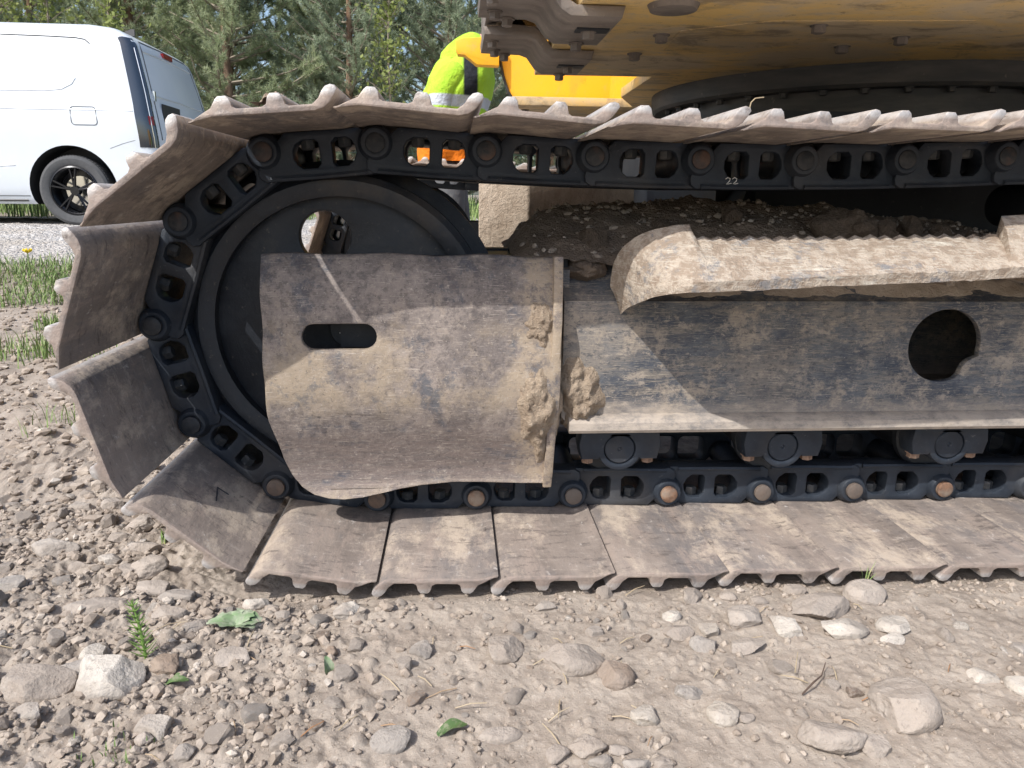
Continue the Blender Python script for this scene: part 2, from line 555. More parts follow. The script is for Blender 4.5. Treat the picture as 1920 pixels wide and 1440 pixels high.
# step: clay over grey-blue paint with white scratches
m = Mat('step_clay', .85, spec=.25)
n1 = m.tex(9, 5, .65); n2 = m.tex(45, 6, .72, off=4); n3 = m.tex(150, 4, .7, off=7)
st = m.tex(12, 5, .7, stretch=(1, 1, 12), off=2)
c = m.mix(m.step(n2, .35, .65), (.34, .28, .225), (.47, .40, .325))
n9 = m.tex(11, 9, .78, off=19)
c = m.mix(m.step(n2, .53, .47, 0, .6), c, (.27, .205, .15))
pm = m.math('MULTIPLY', m.step(n9, .54, .60, 0, .7), m.step(n2, .60, .50))
c = m.mix(pm, c, (.19, .205, .225))
for rr_, sc_, of_ in ((.02, 40, 1), (.5, 28, 6), (-.6, 28, 12)):
    c = m.mix(m.math('MULTIPLY', m.scr(sc_, rr_, .63, .69, 24, of_), .8), c, (.60, .55, .47))
c = m.mix(m.math('MULTIPLY', m.step(st, .58, .66), m.step(n1, .46, .60)), c, (.62, .58, .50))
c = m.mix(m.step(n3, .38, .30, 0, .5), c, (.20, .15, .11))
m.color(c); m.bump(m.math('ADD', m.math('MULTIPLY', n2, 2.0), n3), .6, .01)
M['step'] = m.m

# yellow machine paint, dusty underside with smeared grime
def yellow(name, base, grime, dirt_amount, streak=True):
    m = Mat(name, .5, spec=.4)
    n1 = m.tex(3.5, 8, .7, stretch=(1, 1.3, 1), dist=.6); n2 = m.tex(26, 9, .78, stretch=(1, 1.5, 1), off=4); n3 = m.tex(5, 8, .72, stretch=(1, 1.8, 1), off=9, dist=.8)
    n4 = m.tex(90, 5, .7, off=14); n5 = m.tex(5, 7, .7, stretch=(1, 2.4, 1), off=19, dist=.5)
    c = m.mix(m.step(n1, .42, .58, 0, dirt_amount), base, grime)
    c = m.mix(m.step(n3, .52, .62, 0, dirt_amount * .85), c, (.22, .17, .115))
    c = m.mix(m.step(n5, .58, .70, 0, dirt_amount * .8), c, (.13, .105, .08))
    c = m.mix(m.step(n2, .56, .64, 0, dirt_amount * .8), c, (.42, .35, .25))
    c = m.mix(m.step(n2, .40, .33, 0, dirt_amount), c, (.07, .055, .04))
    c = m.mix(m.step(n4, .66, .72, 0, dirt_amount), c, (.05, .042, .035))
    m.color(c); m.rough(m.step(n1, .3, .7, .42, .75)); m.bump(n2, .25, .004)
    return m.m
M['yel_dirty'] = yellow('yellow_dirty', (.66, .455, .17), (.50, .41, .28), .9)
M['yel'] = yellow('yellow_clean', (.80, .43, .02), (.62, .36, .05), .22)
m = Mat('bracket_grey', .6, .15)
n1 = m.tex(10, 5, .6, stretch=(1, 2, 1)); n2 = m.tex(70, 5, .7, off=4)
c = m.mix(m.step(n1, .35, .65), (.135, .115, .10), (.24, .205, .175))
c = m.mix(m.step(n2, .6, .74, 0, .7), c, (.36, .30, .23))
m.color(c); m.bump(n2, .3, .005)
M['bracket'] = m.m
m = Mat('ring_steel', .6, .1)
n1 = m.tex(7, 5, .6, stretch=(1, 1, 5)); n2 = m.tex(40, 5, .7, off=4)
c = m.mix(m.step(n1, .4, .65), (.045, .047, .048), (.085, .082, .076))
c = m.mix(m.step(n2, .66, .74, 0, .7), c, (.22, .20, .16))
m.color(c); m.bump(n2, .2, .004)
M['ring'] = m.m
M['chalk'] = plain('chalk', (.62, .62, .60), .9)
M['scratch'] = plain('dark_scratch', (.035, .035, .04), .7)

# ------------------------------------------------------------------ terrain
def slope_s(x, y):
    return (x - .16) * -.45 + (y + 1.34) * .89
_SX = [-50, 2.2, 3.0, 3.54, 4.44, 4.9, 5.3, 7.8, 9.5, 13, 60, 400]
_SZ = [.029, .029, .036, .058, .10, .18, .25, .33, .338, .37, .8, 1.5]
def base_z(x, y):
    return np.interp(slope_s(x, y), _SX, _SZ)

def axis_lines(lo, hi, d, far_lo, far_hi, g=1.055):
    mid = list(np.arange(lo, hi + d * .5, d))
    a = []; p = lo; st = d
    while p > far_lo:
        st *= g; p -= st; a.append(p)
    b = []; p = mid[-1]; st = d
    while p < far_hi:
        st *= g; p += st; b.append(p)
    return np.array(a[::-1] + mid + b)

gx = axis_lines(-.95, 1.12, .0026, -220, 220, 1.045)
gy = axis_lines(-.72, -.16, .0026, -60, 320, 1.03)
GX, GY = np.meshgrid(gx, gy, indexing='ij')
def rough_amp(x, y):
    """rubble is coarser on the left of the tracks"""
    return .45 + 1.35 * np.clip((.06 - x) / .40, 0, 1)
def ground_noise(x, y):
    d = np.hypot(x, y + .4)
    fade = 1 / (1 + (d / 9) ** 2)
    k = rough_amp(x, y)
    z = .012 * fbm(x * 3.1, y * 3.1, 3, 1) * (.6 + .4 * k)
    z = z + .010 * k * fbm(x * 11, y * 11, 3, 4)
    n = fbm(x * 34, y * 34, 3, 9)
    z = z + .0075 * k * (np.abs(n) * -2 + .35)
    z = z + .0030 * k * fbm(x * 95, y * 95, 3, 15)
    return z * fade
GZ = base_z(GX, GY) + ground_noise(GX, GY)
# crumbs and small lumps raised from the dense part of the sheet
_r2 = np.random.RandomState(11)
ix0 = np.searchsorted(gx, -.95); ix1 = np.searchsorted(gx, 1.12)
iy0 = np.searchsorted(gy, -.72); iy1 = np.searchsorted(gy, -.16)
for k in range(5200):
    cx_ = _r2.uniform(-.95, 1.12); cy_ = _r2.uniform(-.72, -.16)
    rr = .0030 + .009 * _r2.rand() ** 3.4
    if cx_ < .05: rr *= 1.0
    else:
        rr *= .62
        if _r2.rand() < .35: continue
    w = int(rr / .0026) + 2
    i = ix0 + int((cx_ + .95) / .0026); j = iy0 + int((cy_ + .72) / .0026)
    sl = (slice(max(i - w, 0), i + w + 1), slice(max(j - w, 0), j + w + 1))
    dx = GX[sl] - cx_; dy = GY[sl] - cy_
    a = _r2.uniform(0, 3.14); e = _r2.uniform(.6, 1.0)
    u_ = dx * math.cos(a) + dy * math.sin(a); v_ = (-dx * math.sin(a) + dy * math.cos(a)) / e
    q = 1 - (u_ * u_ + v_ * v_) / (rr * rr)
    h_ = np.sqrt(np.clip(q, 0, None)) * rr * _r2.uniform(.45, .9)
    GZ[sl] = np.maximum(GZ[sl], GZ[sl] * .55 + .45 * GZ[i, j] + h_ * (q > 0))
# the track stands in a shallow pressed bed
bed = np.clip((GY + .31) / .06, 0, 1) * np.clip((.62 - GY) / .06, 0, 1) * np.clip((GX + .25) / .1, 0, 1) * np.clip((3.3 - GX) / .1, 0, 1)
GZ = np.where(bed > 0, np.minimum(GZ, GZ * (1 - bed) + bed * (np.minimum(GZ, .04) * .3 + .012)), GZ)
bed2 = np.clip((GY - 1.50) / .08, 0, 1) * np.clip((2.5 - GY) / .06, 0, 1) * np.clip((GX + .25) / .1, 0, 1) * np.clip((3.3 - GX) / .1, 0, 1)
GZ = np.where(bed2 > 0, np.minimum(GZ, .024 * bed2 + GZ * (1 - bed2)), GZ)
ground = link(bpy.data.objects.new('ground', grid_mesh('ground', np.stack([GX, GY, GZ], -1), M['dirt'], len(gx), len(gy))))
tag(ground, kind='structure')

def gz(x, y):
    i = min(max(np.searchsorted(gx, x) - 1, 0), len(gx) - 2); j = min(max(np.searchsorted(gy, y) - 1, 0), len(gy) - 2)
    fx = (x - gx[i]) / (gx[i + 1] - gx[i]); fy = (y - gy[j]) / (gy[j + 1] - gy[j])
    return float((GZ[i, j] * (1 - fx) + GZ[i + 1, j] * fx) * (1 - fy) + (GZ[i, j + 1] * (1 - fx) + GZ[i + 1, j + 1] * fx) * fy)

# gravel road: a strip along the slope contour
ts = np.concatenate([np.linspace(-60, -8, 30)[:-1], np.linspace(-8, 8, 320), np.linspace(8, 60, 30)[1:]])
ss = np.linspace(5.15, 10.4, 130)
TT, SS = np.meshgrid(ts, ss, indexing='ij')
edge = .16 * vnoise(TT * 1.6, SS * 0 + 3.3, 5)
S2 = np.where(SS < 5.6, SS + edge * (5.6 - SS) / .45, SS)
RX = .16 + -.45 * S2 / .9946 + .89 * TT / .9946
RY = -1.34 + .89 * S2 / .9946 + .45 * TT / .9946
RZ = base_z(RX, RY) + ground_noise(RX, RY) + .012 + .006 * vnoise(TT * 22, SS * 22, 2) + .004 * vnoise(TT * 50, SS * 50, 7)
RZ = RZ - .05 * np.clip((5.22 - SS) / .07, 0, 1) - .05 * np.clip((SS - 10.3) / .1, 0, 1)
road = link(bpy.data.objects.new('gravel_road', grid_mesh('gravel_road', np.stack([RX, RY, RZ], -1), M['gravel'], len(ts), len(ss))))
tag(road, kind='structure')

# ------------------------------------------------------------------ excavator
exc = empty('excavator', (1.45, 1.05, .02))
tag(exc, 'yellow tracked excavator with muddy side frame and worn steel track shoes', 'excavator')
EXI = Matrix.Translation((-1.45, -1.05, -.02))
def part(o, parent=None):
    """parent a mesh given in world coordinates to the excavator or to one of its parts"""
    p = parent or exc
    o.parent = p
    o.matrix_parent_inverse = EXI if p is exc else (p.matrix_basis.inverted() if False else Matrix())
    return o
def xpart(o):            # world-space part of the excavator
    o.parent = exc; o.matrix_parent_inverse = EXI; return o
def sub(o, p):           # sub-part given in the coordinates of its part
    o.parent = p; return o

PITCH = .19
CF = Vector((-.05, .418)); CR = Vector((2.95, .418)); RP = .328
def top_z(x):
    if x < 1.32: return .747 - .024 * max(0, 1 - ((x - .635) / .685) ** 2)
    return .747 - .026 * max(0, 1 - ((x - 2.135) / .815) ** 2)
path = []
for x in np.linspace(.003, CF.x, 20): path.append(Vector((x, .09)))
for a in np.linspace(-90, -270, 240)[1:]: path.append(CF + RP * Vector((math.cos(R(a)), math.sin(R(a)))))
for x in np.linspace(CF.x, CR.x, 700)[1:]: path.append(Vector((x, top_z(x))))
pins = [Vector((.003, .09))]
i = 0
while True:                                   # walk backwards: round the idler, along the top run
    cur = pins[-1]; ok = False
    while i < len(path) - 1:
        i += 1
        d1 = (path[i] - cur).length
        if d1 >= PITCH:
            d0 = (path[i - 1] - cur).length
            t = (PITCH - d0) / (d1 - d0 + 1e-9)
            pins.append(path[i - 1].lerp(path[i], t)); ok = True
            break
    if not ok: break
back = pins[1:]
fwd = [Vector((.003 + PITCH * k, .09)) for k in range(0, 16)]
# rear end round the drive wheel
a0 = math.atan2(fwd[-1].y - CR.y, fwd[-1].x - CR.x); a1 = math.atan2(back[-1].y - CR.y, back[-1].x - CR.x)
if a1 < a0: a1 += 2 * math.pi
nr = max(2, round((a1 - a0) * RP / PITCH))
rear = [CR + RP * Vector((math.cos(a0 + (a1 - a0) * k / nr), math.sin(a0 + (a1 - a0) * k / nr))) for k in range(1, nr)]
loop = back[::-1] + fwd + rear                # in running order: top (right to left), idler, bottom, rear
NL = len(loop)

# shoe profile, x along the chain, z towards the inside of the loop
prof = [(-.045, -.045), (-.058, -.049), (-.067, -.057), (-.0735, -.067), (-.0785, -.077), (-.0765, -.083), (-.070, -.0855), (-.0630, -.083), (-.0575, -.076),
        (-.052, -.065), (-.043, -.0585), (-.012, -.0575), (-.0075, -.061), (-.0050, -.076), (-.001, -.083), (.011, -.083), (.0148, -.077), (.0180, -.062), (.024, -.0572),
        (.058, -.057), (.0625, -.061), (.0650, -.077), (.069, -.083), (.080, -.083), (.084, -.078), (.0915, -.062), (.104, -.0535), (.117, -.0445), (.1245, -.0375),
        (.1238, -.0320), (.117, -.0335), (.104, -.0415), (.090, -.0452)]
def _n(x, z):
    n = -z
    if n < .045: return -(.0285 - (.045 - n) * .28)
    return -(.029 + (n - .045) * (.80 if x < -.044 else .66))
prof = [(x, _n(x, z)) for x, z in prof]
def shoe_warp(co):
    # worn plates: a little twist and uneven edge, away from the chain
    k = max(0, -co.y) / .268
    return Vector((co.x, co.y, co.z - .0022 * k * math.sin(co.x * 23)))
shoe_me = shape_mesh('track_shoe', [prof], -.268, .548, .0022, M['shoe'], angle=38, warp=shoe_warp, bres=1)
# link plate with two windows
lk = ([(-.070, -.0288), (.058, -.0288), (.0705, -.0165)] + arc(.095, 0, .0262, -150, 62, 12) + [(.110, .034), (.108, .044), (.098, .0505), (-.088, .0505), (-.097, .048), (-.0985, .040), (-.090, .033)]
      + [(-.095 + .0285 * math.cos(R(a)), .0285 * math.sin(R(a))) for a in (52, 35, 15, 0, -15, -35, -52)])
w1 = [(-.058, .000), (-.053, -.010), (-.044, -.0145), (-.026, -.0145), (-.0195, -.008), (-.0185, .026), (-.023, .032), (-.044, .032), (-.054, .024), (-.0595, .012)]
w2 = [(.003, -.008), (.009, -.0145), (.030, -.0145), (.042, -.008), (.047, .002), (.047, .016), (.041, .026), (.033, .032), (.009, .032), (.003, .026)]
lean = lambda co: Vector((co.x, co.y - co.x * .045, co.z))
plate_me = shape_mesh('link_plate', [lk, w1, w2], .006, .046, .0035, M['link'], angle=40, warp=lean)
b = MB()
b.lathe_y([(.0165, -.0080), (.0200, -.0095), (.0240, -.0085), (.0268, -.0040), (.0285, .0025), (.0315, .0085), (.0165, .0085)], (.095, 0), 28)
b.tube([(-.074, .0085, .046), (0, .0045, .047), (.090, .0008, .046)], [.0045, .0045, .0045], 6)
boss_me = b.mesh('boss', M['link'], 35)
bm = bmesh.new(); bm.from_mesh(plate_me); bm.from_mesh(boss_me)
link_me = bpy.data.meshes.new('track_link'); bm.to_mesh(link_me); bm.free(); set_mat(link_me, M['link']); smooth(link_me, 38)
wi1 = rrect(-.066, -.010, -.017, .036, .014, 4); wi2 = rrect(-.003, .056, -.017, .036, .014, 4)
inner_me = shape_mesh('inner_track_link', [lk, wi1, wi2], .006, .046, .0035, M['link'], angle=40, warp=lean)
pin_m = MB(); pin_m.lathe_y([(0.0001, -.0165), (.0125, -.0165), (.0163, -.0145), (.0163, .296), (.0001, .296)], (.095, 0), 22, close=False)
pin_me = pin_m.mesh('pin', M['pin'], 35)
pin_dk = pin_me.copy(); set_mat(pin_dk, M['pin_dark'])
bush_m = MB(); bush_m.cyl((.095, .048, 0), (.095, .234, 0), .027, n=20)
bush_me = bush_m.mesh('bushing', M['link'], 35)
nut_m = MB(); nut_m.hexbolt((0, .030, -.0300), (0, 0, 1), .0125, .031); nut_me = nut_m.mesh('bolt', M['nut'], 30)

def put(me, name, parent, loc, ry=0.0, world=True):
    o = bpy.data.objects.new(name, me)
    COL.objects.link(o)
    o.parent = parent
    if world and parent is exc: o.matrix_parent_inverse = EXI
    o.location = loc; o.rotation_euler = (0, ry, 0)
    return o

rs = random.Random(5)
FAR = 1.84
chalk_link = None; marked_shoe = None
for k in range(NL):
    p0 = loop[k]; p1 = loop[(k + 1) % NL]
    d = (p1 - p0); mid = (p0 + p1) / 2
    beta = math.atan2(-d.y, d.x)
    for far in (0, 1):
        Y = FAR * far
        jit = rs.uniform(-.012, .012) if not far else 0.0
        sh = put(shoe_me, 'track_shoe', exc, (mid.x, Y + rs.uniform(-.002, .002), mid.y), beta + jit)
        l1 = put(link_me if not far else plate_me, 'track_link', exc, (mid.x, Y, mid.y), beta)
        put(inner_me, 'track_link', exc, (mid.x, Y + .232, mid.y), beta)
        if not far:
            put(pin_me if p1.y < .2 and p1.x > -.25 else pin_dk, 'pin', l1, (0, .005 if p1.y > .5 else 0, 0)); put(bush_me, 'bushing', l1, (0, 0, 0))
            for bx in (-.0395, .0245): put(nut_me, 'bolt', l1, (bx, 0, 0))
            if abs(mid.x - .655) < .1 and mid.y > .5: chalk_link = l1
            if abs(mid.x + .26) < .05 and mid.y < .3: marked_shoe = sh
            if mid.x < 1.4 and mid.x > -.4: sh['label'] = 'steel track shoe with three worn grousers'

# chalk 22 on one link, scratched angle mark on one shoe
def stroke(name, pts, r, mat, parent):
    b = MB(); b.tube(pts, r, 5)
    o = b.obj(name, mat, parent)
    return o
if chalk_link:
    inv = Matrix.Rotation(-chalk_link.rotation_euler.y, 4, 'Y') @ Matrix.Translation(-Vector(chalk_link.location))
    bch = MB()
    for ox in (0.0, .0125):
        pts = [(.642 + ox, .0055, .6905), (.646 + ox, .0052, .6935), (.6505 + ox, .0052, .6915), (.6495 + ox, .0052, .687), (.644 + ox, .0052, .6815 + ox * .05), (.6475 + ox, .0052, .6822), (.6535 + ox, .0052, .6835)]
        pts = [inv @ Vector(p) for p in pts]
        bch.tube([Vector((p.x, .0056 - p.x * .045, p.z)) for p in pts], .0009, 5)
    bch.obj('chalk_number', M['chalk'], chalk_link)['label'] = 'white chalk number 22'
if marked_shoe:
    b = MB()
    b.tube([(.0247, -.130, -.0285), (.0125, -.090, -.0285), (.035, -.087, -.0285)], [.0012, .0017, .0012], 5)
    b.obj('scratched_mark', M['scratch'], marked_shoe)['label'] = 'dark angle-shaped mark'

# idler wheel
for far in (0, 1):
    Y0 = FAR * far
    b = MB()
    b.lathe_y([(.235, .036), (.252, .030), (.263, .030), (.2745, .040), (.2745, .085), (.300, .095), (.300, .185), (.2745, .195), (.2745, .24), (.263, .25), (.235, .246)], (CF.x, CF.y), 72)
    b.lathe_y([(.02, .020), (.075, .020), (.080, .026), (.080, .26), (.02, .26)], (CF.x, CF.y), 40)
    rim = b.mesh('idler_rim', M['black'], 30)
    web = shape_mesh('idler_web', [circ(CF.x, CF.y, .245, 64), circ(-.082, .580, .047, 28), circ(-.018, .256, .047, 28)], .060, .085, .003, M['black'])
    bm = bmesh.new(); bm.from_mesh(rim); bm.from_mesh(web)
    me = bpy.data.meshes.new('idler_wheel'); bm.to_mesh(me); bm.free(); set_mat(me, M['idler']); smooth(me, 32)
    o = xpart(link(bpy.data.objects.new('idler_wheel', me))); o.location = (0, Y0, 0)
    if not far:
        o['label'] = 'black front idler wheel inside the track'
        b = MB(); b.lathe_y([(.0001, -.012), (.030, -.012), (.034, -.008), (.034, .03), (.0001, .03)], (CF.x + .012, CF.y + .003), 30, close=False)
        hub = b.obj('shaft_end', M['black'], o, 35)
        b = MB()
        for (x0, z0, x1, z1) in ((-.052, .414, -.043, .420), (-.050, .420, -.045, .415), (-.030, .418, -.024, .424), (-.028, .413, -.022, .417)):
            b.tube([(x0, -.0135, z0), (x1, -.0135, z1)], .0012, 5)
        b.obj('paint_mark', M['chalk'], o)
    # drive wheel at the other end
    b = MB()
    teeth = []
    for q in range(21):
        for da, rr in ((-.35, .262), (-.15, .300), (.15, .300), (.35, .262)):
            a = (q + da) * 2 * math.pi / 21
            teeth.append((CR.x + rr * math.cos(a), CR.y + rr * math.sin(a)))
    o = xpart(shape_obj('drive_sprocket', [teeth], .11, .17, .004, M['black'])); o.location = (0, Y0, 0)
    b.lathe_y([(.02, -.02), (.16, -.02), (.19, 0), (.19, .11), (.02, .11)], (CR.x, CR.y), 40)
    o2 = b.obj('final_drive', M['black'], o, 30)

# guard plate beside the idler
gl = [(-.1736, .5565), (-.1715, .51), (-.1713, .45), (-.171, .37), (-.1685, .308), (-.1655, .2764), (-.1588, .2428), (-.1493, .2031), (-.1376, .1707), (-.1305, .159), (-.1213, .1474), (-.111, .1398), (-.098, .1339),
      (-.073, .1275), (-.0455, .1248), (-.0126, .1268), (.0202, .1325), (.0534, .1394), (.0917, .1449), (.1496, .1484), (.2372, .148), (.329, .1465), (.335, .25), (.339, .40), (.341, .555), (.20, .5565), (.0, .5575)]
slot = arc(-.084, .421, .0215, 90, 270, 10) + arc(0.0, .421, .0215, -90, 90, 10)
_GZ = [.108, .118, .128, .140, .155, .175, .21, .25, .29, .32, .36, .41, .43, .47, .51, .535, .558]
_GO = [-.016, -.012, -.004, .006, .012, .013, .006, -.006, -.015, -.017, -.012, -.002, .001, .005, .013, .024, .042]
def guard_warp(co):
    z = co.z; y = co.y + float(np.interp(z, _GZ, _GO))
    y += .004 * math.sin(co.x * 9 + z * 7) + .0025 * math.sin(co.x * 31 + z * 17)
    x = co.x + (.0012 * math.sin(z * 61) if co.x < -.10 else 0)
    if z > .553: z += .0025 * math.sin(co.x * 37)
    return Vector((x, y, z))
for far in (0,):
    guard = xpart(shape_obj('idler_guard', [gl, slot], -.088, -.074, .0025, M['guard'],
        cuts_z=[.1275, .131, .134, .140, .147, .155, .165, .175, .19, .21, .23, .25, .27, .29, .305, .32, .34, .36, .385, .41, .43, .45, .47, .49, .51, .523, .535, .547], cuts_x=[-.12, -.07, .04, .08, .12, .16, .2, .24, .28, .31], warp=guard_warp))
    guard['label'] = 'bent brown steel guard plate with an oblong slot'
    b = MB()
    rib = [(-.070, .5565), (-.040, .5565), (-.040, .50), (-.040, .30), (-.040, .20), (-.050, .138), (-.080, .138), (-.090, .17), (-.101, .27), (-.101, .45)]
    me = shape_mesh('rib', [rib], .326, .342, .002, M['guard'], warp=lambda co: Vector((co.y + (co.z - .56) * .03, co.x, co.z)))
    rb = link(bpy.data.objects.new('rib', me)); sub(rb, guard)
    rb['label'] = 'upright flange rib welded at the end of the guard'
    # bracket between guard and fork, keeps the plate on the frame
    b = MB(); b.box((.20, .0, .49), (.24, .13, .05)); b.obj('mount', M['black'], guard)
    b = MB(); b.box((.22, .0, .20), (.22, .12, .03)); b.obj('mount', M['black'], guard)

# side frame
for far in (0, 1):
    Y0 = FAR * far
    hole = []
    for a in range(0, 360, 8):
        rr = .068
        if 300 <= a <= 345: rr = .068 - .013 * math.sin(math.pi * (a - 300) / 45)
        if a == 344: rr = .071
        hole.append((1.058 + rr * math.cos(R(a)) * 1.02, .397 + rr * math.sin(R(a))))
    face = [(.346, .268), (.362, .247), (3.0, .247), (3.0, .480), (.346, .480)]
    fr = xpart(shape_obj('side_frame', [face, hole] if not far else [face], -.064, -.050, .002, M['frame']))
    fr.location = (0, Y0, 0)
    b = MB()
    b.add([(.346, -.062, .478), (3.0, -.062, .478), (3.0, .07, .552), (.346, .07, .552), (.346, -.0615, .466), (3.0, -.0615, .466), (3.0, .07, .538), (.346, .07, .538)],
          [(0, 1, 2, 3), (4, 7, 6, 5), (0, 4, 5, 1), (3, 2, 6, 7), (0, 3, 7, 4), (1, 5, 6, 2)])
    b.box((1.673, .17, .545), (2.654, .20, .014))
    b.box((1.673, .262, .39), (2.65, .014, .30))
    b.box((.353, .11, .39), (.014, .27, .28)); b.box((2.99, .11, .39), (.014, .27, .28))
    b.box((1.673, .10, .262), (2.65, .30, .012))
    b.obj('frame_box', M['frame'], fr, 30)
    lip = [(-.086, .243), (-.090, .249), (-.088, .262), (-.078, .269), (-.064, .273), (-.046, .273), (-.046, .243)]
    me = shape_mesh('lower_lip', [lip], .358, 3.0, .001, M['frame'], warp=lambda co: Vector((co.y, co.x, co.z)))
    sub(link(bpy.data.objects.new('lower_lip', me)), fr)['label'] = 'rounded lip along the bottom of the side frame'
    # fork that carries the idler
    b = MB()
    b.box((.20, .02, .47), (.32, .035, .16)); b.box((.20, .255, .47), (.32, .035, .16)); b.box((.24, .14, .535), (.24, .22, .02)); b.box((.05, -.005, .425), (.20, .03, .07))
    b.obj('idler_fork', M['black'], fr, 30)
    if not far: fr['label'] = 'dusty blue-black side frame with a round hole'

# step on the side frame
F = [(0.445, -0.075, 0.474), (0.45, -0.13, 0.496), (0.46, -0.19, 0.515), (0.479, -0.23, 0.527), (0.504, -0.255, 0.534), (0.525, -0.265, 0.536)]
B = [(0.426, -0.066, 0.521), (0.428, -0.08, 0.55), (0.437, -0.11, 0.577), (0.461, -0.135, 0.6), (0.496, -0.15, 0.612), (0.531, -0.155, 0.616)]
def catmull(pts, k=5):
    P_ = [Vector(p) for p in pts]; out = []
    for i_ in range(len(P_) - 1):
        a, b_, c_, d_ = P_[max(i_ - 1, 0)], P_[i_], P_[i_ + 1], P_[min(i_ + 2, len(P_) - 1)]
        for q in range(k):
            t = q / k
            out.append(.5 * ((2 * b_) + (c_ - a) * t + (2 * a - 5 * b_ + 4 * c_ - d_) * t * t + (3 * b_ - a - 3 * c_ + d_) * t ** 3))
    out.append(P_[-1]); return [tuple(p) for p in out]
F = catmull(F); B = catmull(B)
cols = [(Vector(f), Vector(bk)) for f, bk in zip(F, B)]
nt = 20
for q in range(nt):
    t0 = q / nt; wx = (1.050 - .541) / nt
    xb = .541 + (1.050 - .541) * t0; zb = .595 + .008 * t0
    xf = .541 + (1.000 - .541) * t0; zf = .537 + .021 * t0
    cols.append((Vector((xf, -.265, zf)), Vector((xb + wx * .08, -.155, zb - .003))))
    cols.append((Vector((xf + wx * .5, -.265, zf)), Vector((xb + wx * .52, -.155, zb + .0025))))
xr = 1.114
tail = [(1.002, 1.052, .603, .5585), (1.006, 1.056, .634, .559), (1.06, 1.095, .636, .561), (1.14, 1.16, .636, .561)]
for xf, xb, zb, zf in tail: cols.append((Vector((xf, -.265, zf)), Vector((xb, -.155, zb))))
for (f, bk) in reversed(list(zip(F, B))):
    cols.append((Vector((1.70 - f[0], f[1], f[2] + .025)), Vector((1.70 - bk[0], bk[1], bk[2] + .02))))
b = MB(); vs = []; fs = []
nrow = 9
for f, bk in cols:
    for r_ in range(nrow):
        t = r_ / (nrow - 1)
        p = f.lerp(bk, t); p.z += .006 * math.sin(math.pi * t)
        vs.append(p)
n1 = len(vs)
for f, bk in cols:
    for r_ in range(nrow):
        t = r_ / (nrow - 1)
        p = f.lerp(bk, t); p.z += .004 * math.sin(math.pi * t) - .016; p.y += .003
        vs.append(p)
nc = len(cols)
for i in range(nc - 1):
    for r_ in range(nrow - 1):
        a = i * nrow + r_
        fs.append((a, a + nrow, a + nrow + 1, a + 1)); fs.append((n1 + a, n1 + a + 1, n1 + a + nrow + 1, n1 + a + nrow))
    a = i * nrow
    fs.append((a, n1 + a, n1 + a + nrow, a + nrow)); a += nrow - 1
    fs.append((a, a + nrow, n1 + a + nrow, n1 + a))
for a0_ in (0, (nc - 1) * nrow):
    for r_ in range(nrow - 1): fs.append((a0_ + r_, a0_ + r_ + 1, n1 + a0_ + r_ + 1, n1 + a0_ + r_))
b.add(vs, fs)
for i_, v in enumerate(b.v):          # caked clay makes the surface uneven
    q = Vector(v); n_ = mnoise.fractal(q * 26, 1.0, 2.0, 4)
    b.v[i_] = (q.x, q.y - .0018 * n_, q.z + .0022 * n_)
stp = xpart(b.obj('step', M['step'], None, 50))
stp['label'] = 'clay-smeared step tread with a serrated edge on the side frame'
b = MB()
for xx in (.70, .98, 1.16):
    b = MB(); b.box((xx, -.11, .545), (.014, .11, .05)); b.obj('gusset', M['step'], stp)

# track rollers with their end collars
def collar_loop(cx_):
    return ([(cx_ - .074, .232), (cx_ - .078, .205), (cx_ - .072, .178), (cx_ - .040, .178)] + arc(cx_, .198, .042, 205, 335, 9)
            + [(cx_ + .040, .178), (cx_ + .072, .178), (cx_ + .078, .205), (cx_ + .074, .232)])
RX_ = [.462, .778, 1.112, 1.43, 1.75, 2.07, 2.39, 2.68]
for far in (0, 1):
    for cx_ in RX_:
        b = MB()
        b.lathe_y([(.01, .008), (.066, .008), (.0715, .014), (.0715, .03), (.056, .046), (.056, .23), (.0715, .24), (.0715, .268), (.01, .268)], (cx_, .199), 40)
        o = xpart(b.obj('track_roller', M['black'], None, 30)); o.location = (0, FAR * far, 0)
        if not far:
            col = shape_obj('end_collar', [collar_loop(cx_), circ(cx_, .198, .0295, 28)], -.048, .0, .004, M['link'], o)
            b = MB(); b.lathe_y([(.0001, -.0465), (.003, -.0445), (.005, -.0465), (.0265, -.0465), (.0285, -.0445), (.0285, .0), (.0001, .0)], (cx_, .198), 28, close=False)
            b.obj('end_cap', M['link'], o, 35)
            b = MB(); b.hexbolt((cx_ - .058, -.026, .1785), (0, 0, -1), .0115, .013); b.obj('bolt', M['rustbolt'], o, 30)
            b = MB(); b.hexbolt((cx_ + .058, -.026, .1785), (0, 0, -1), .0115, .013); b.obj('bolt', M['rustbolt'], o, 30)
# carrier roller under the top run
for far in (0, 1):
    b = MB(); b.lathe_y([(.01, .0), (.045, .0), (.045, .27), (.01, .27)], (1.38, .648), 32)
    b.box((1.38, .14, .585), (.05, .03, .09))
    o = xpart(b.obj('carrier_roller', M['black'], None, 30)); o.location = (0, FAR * far, 0)

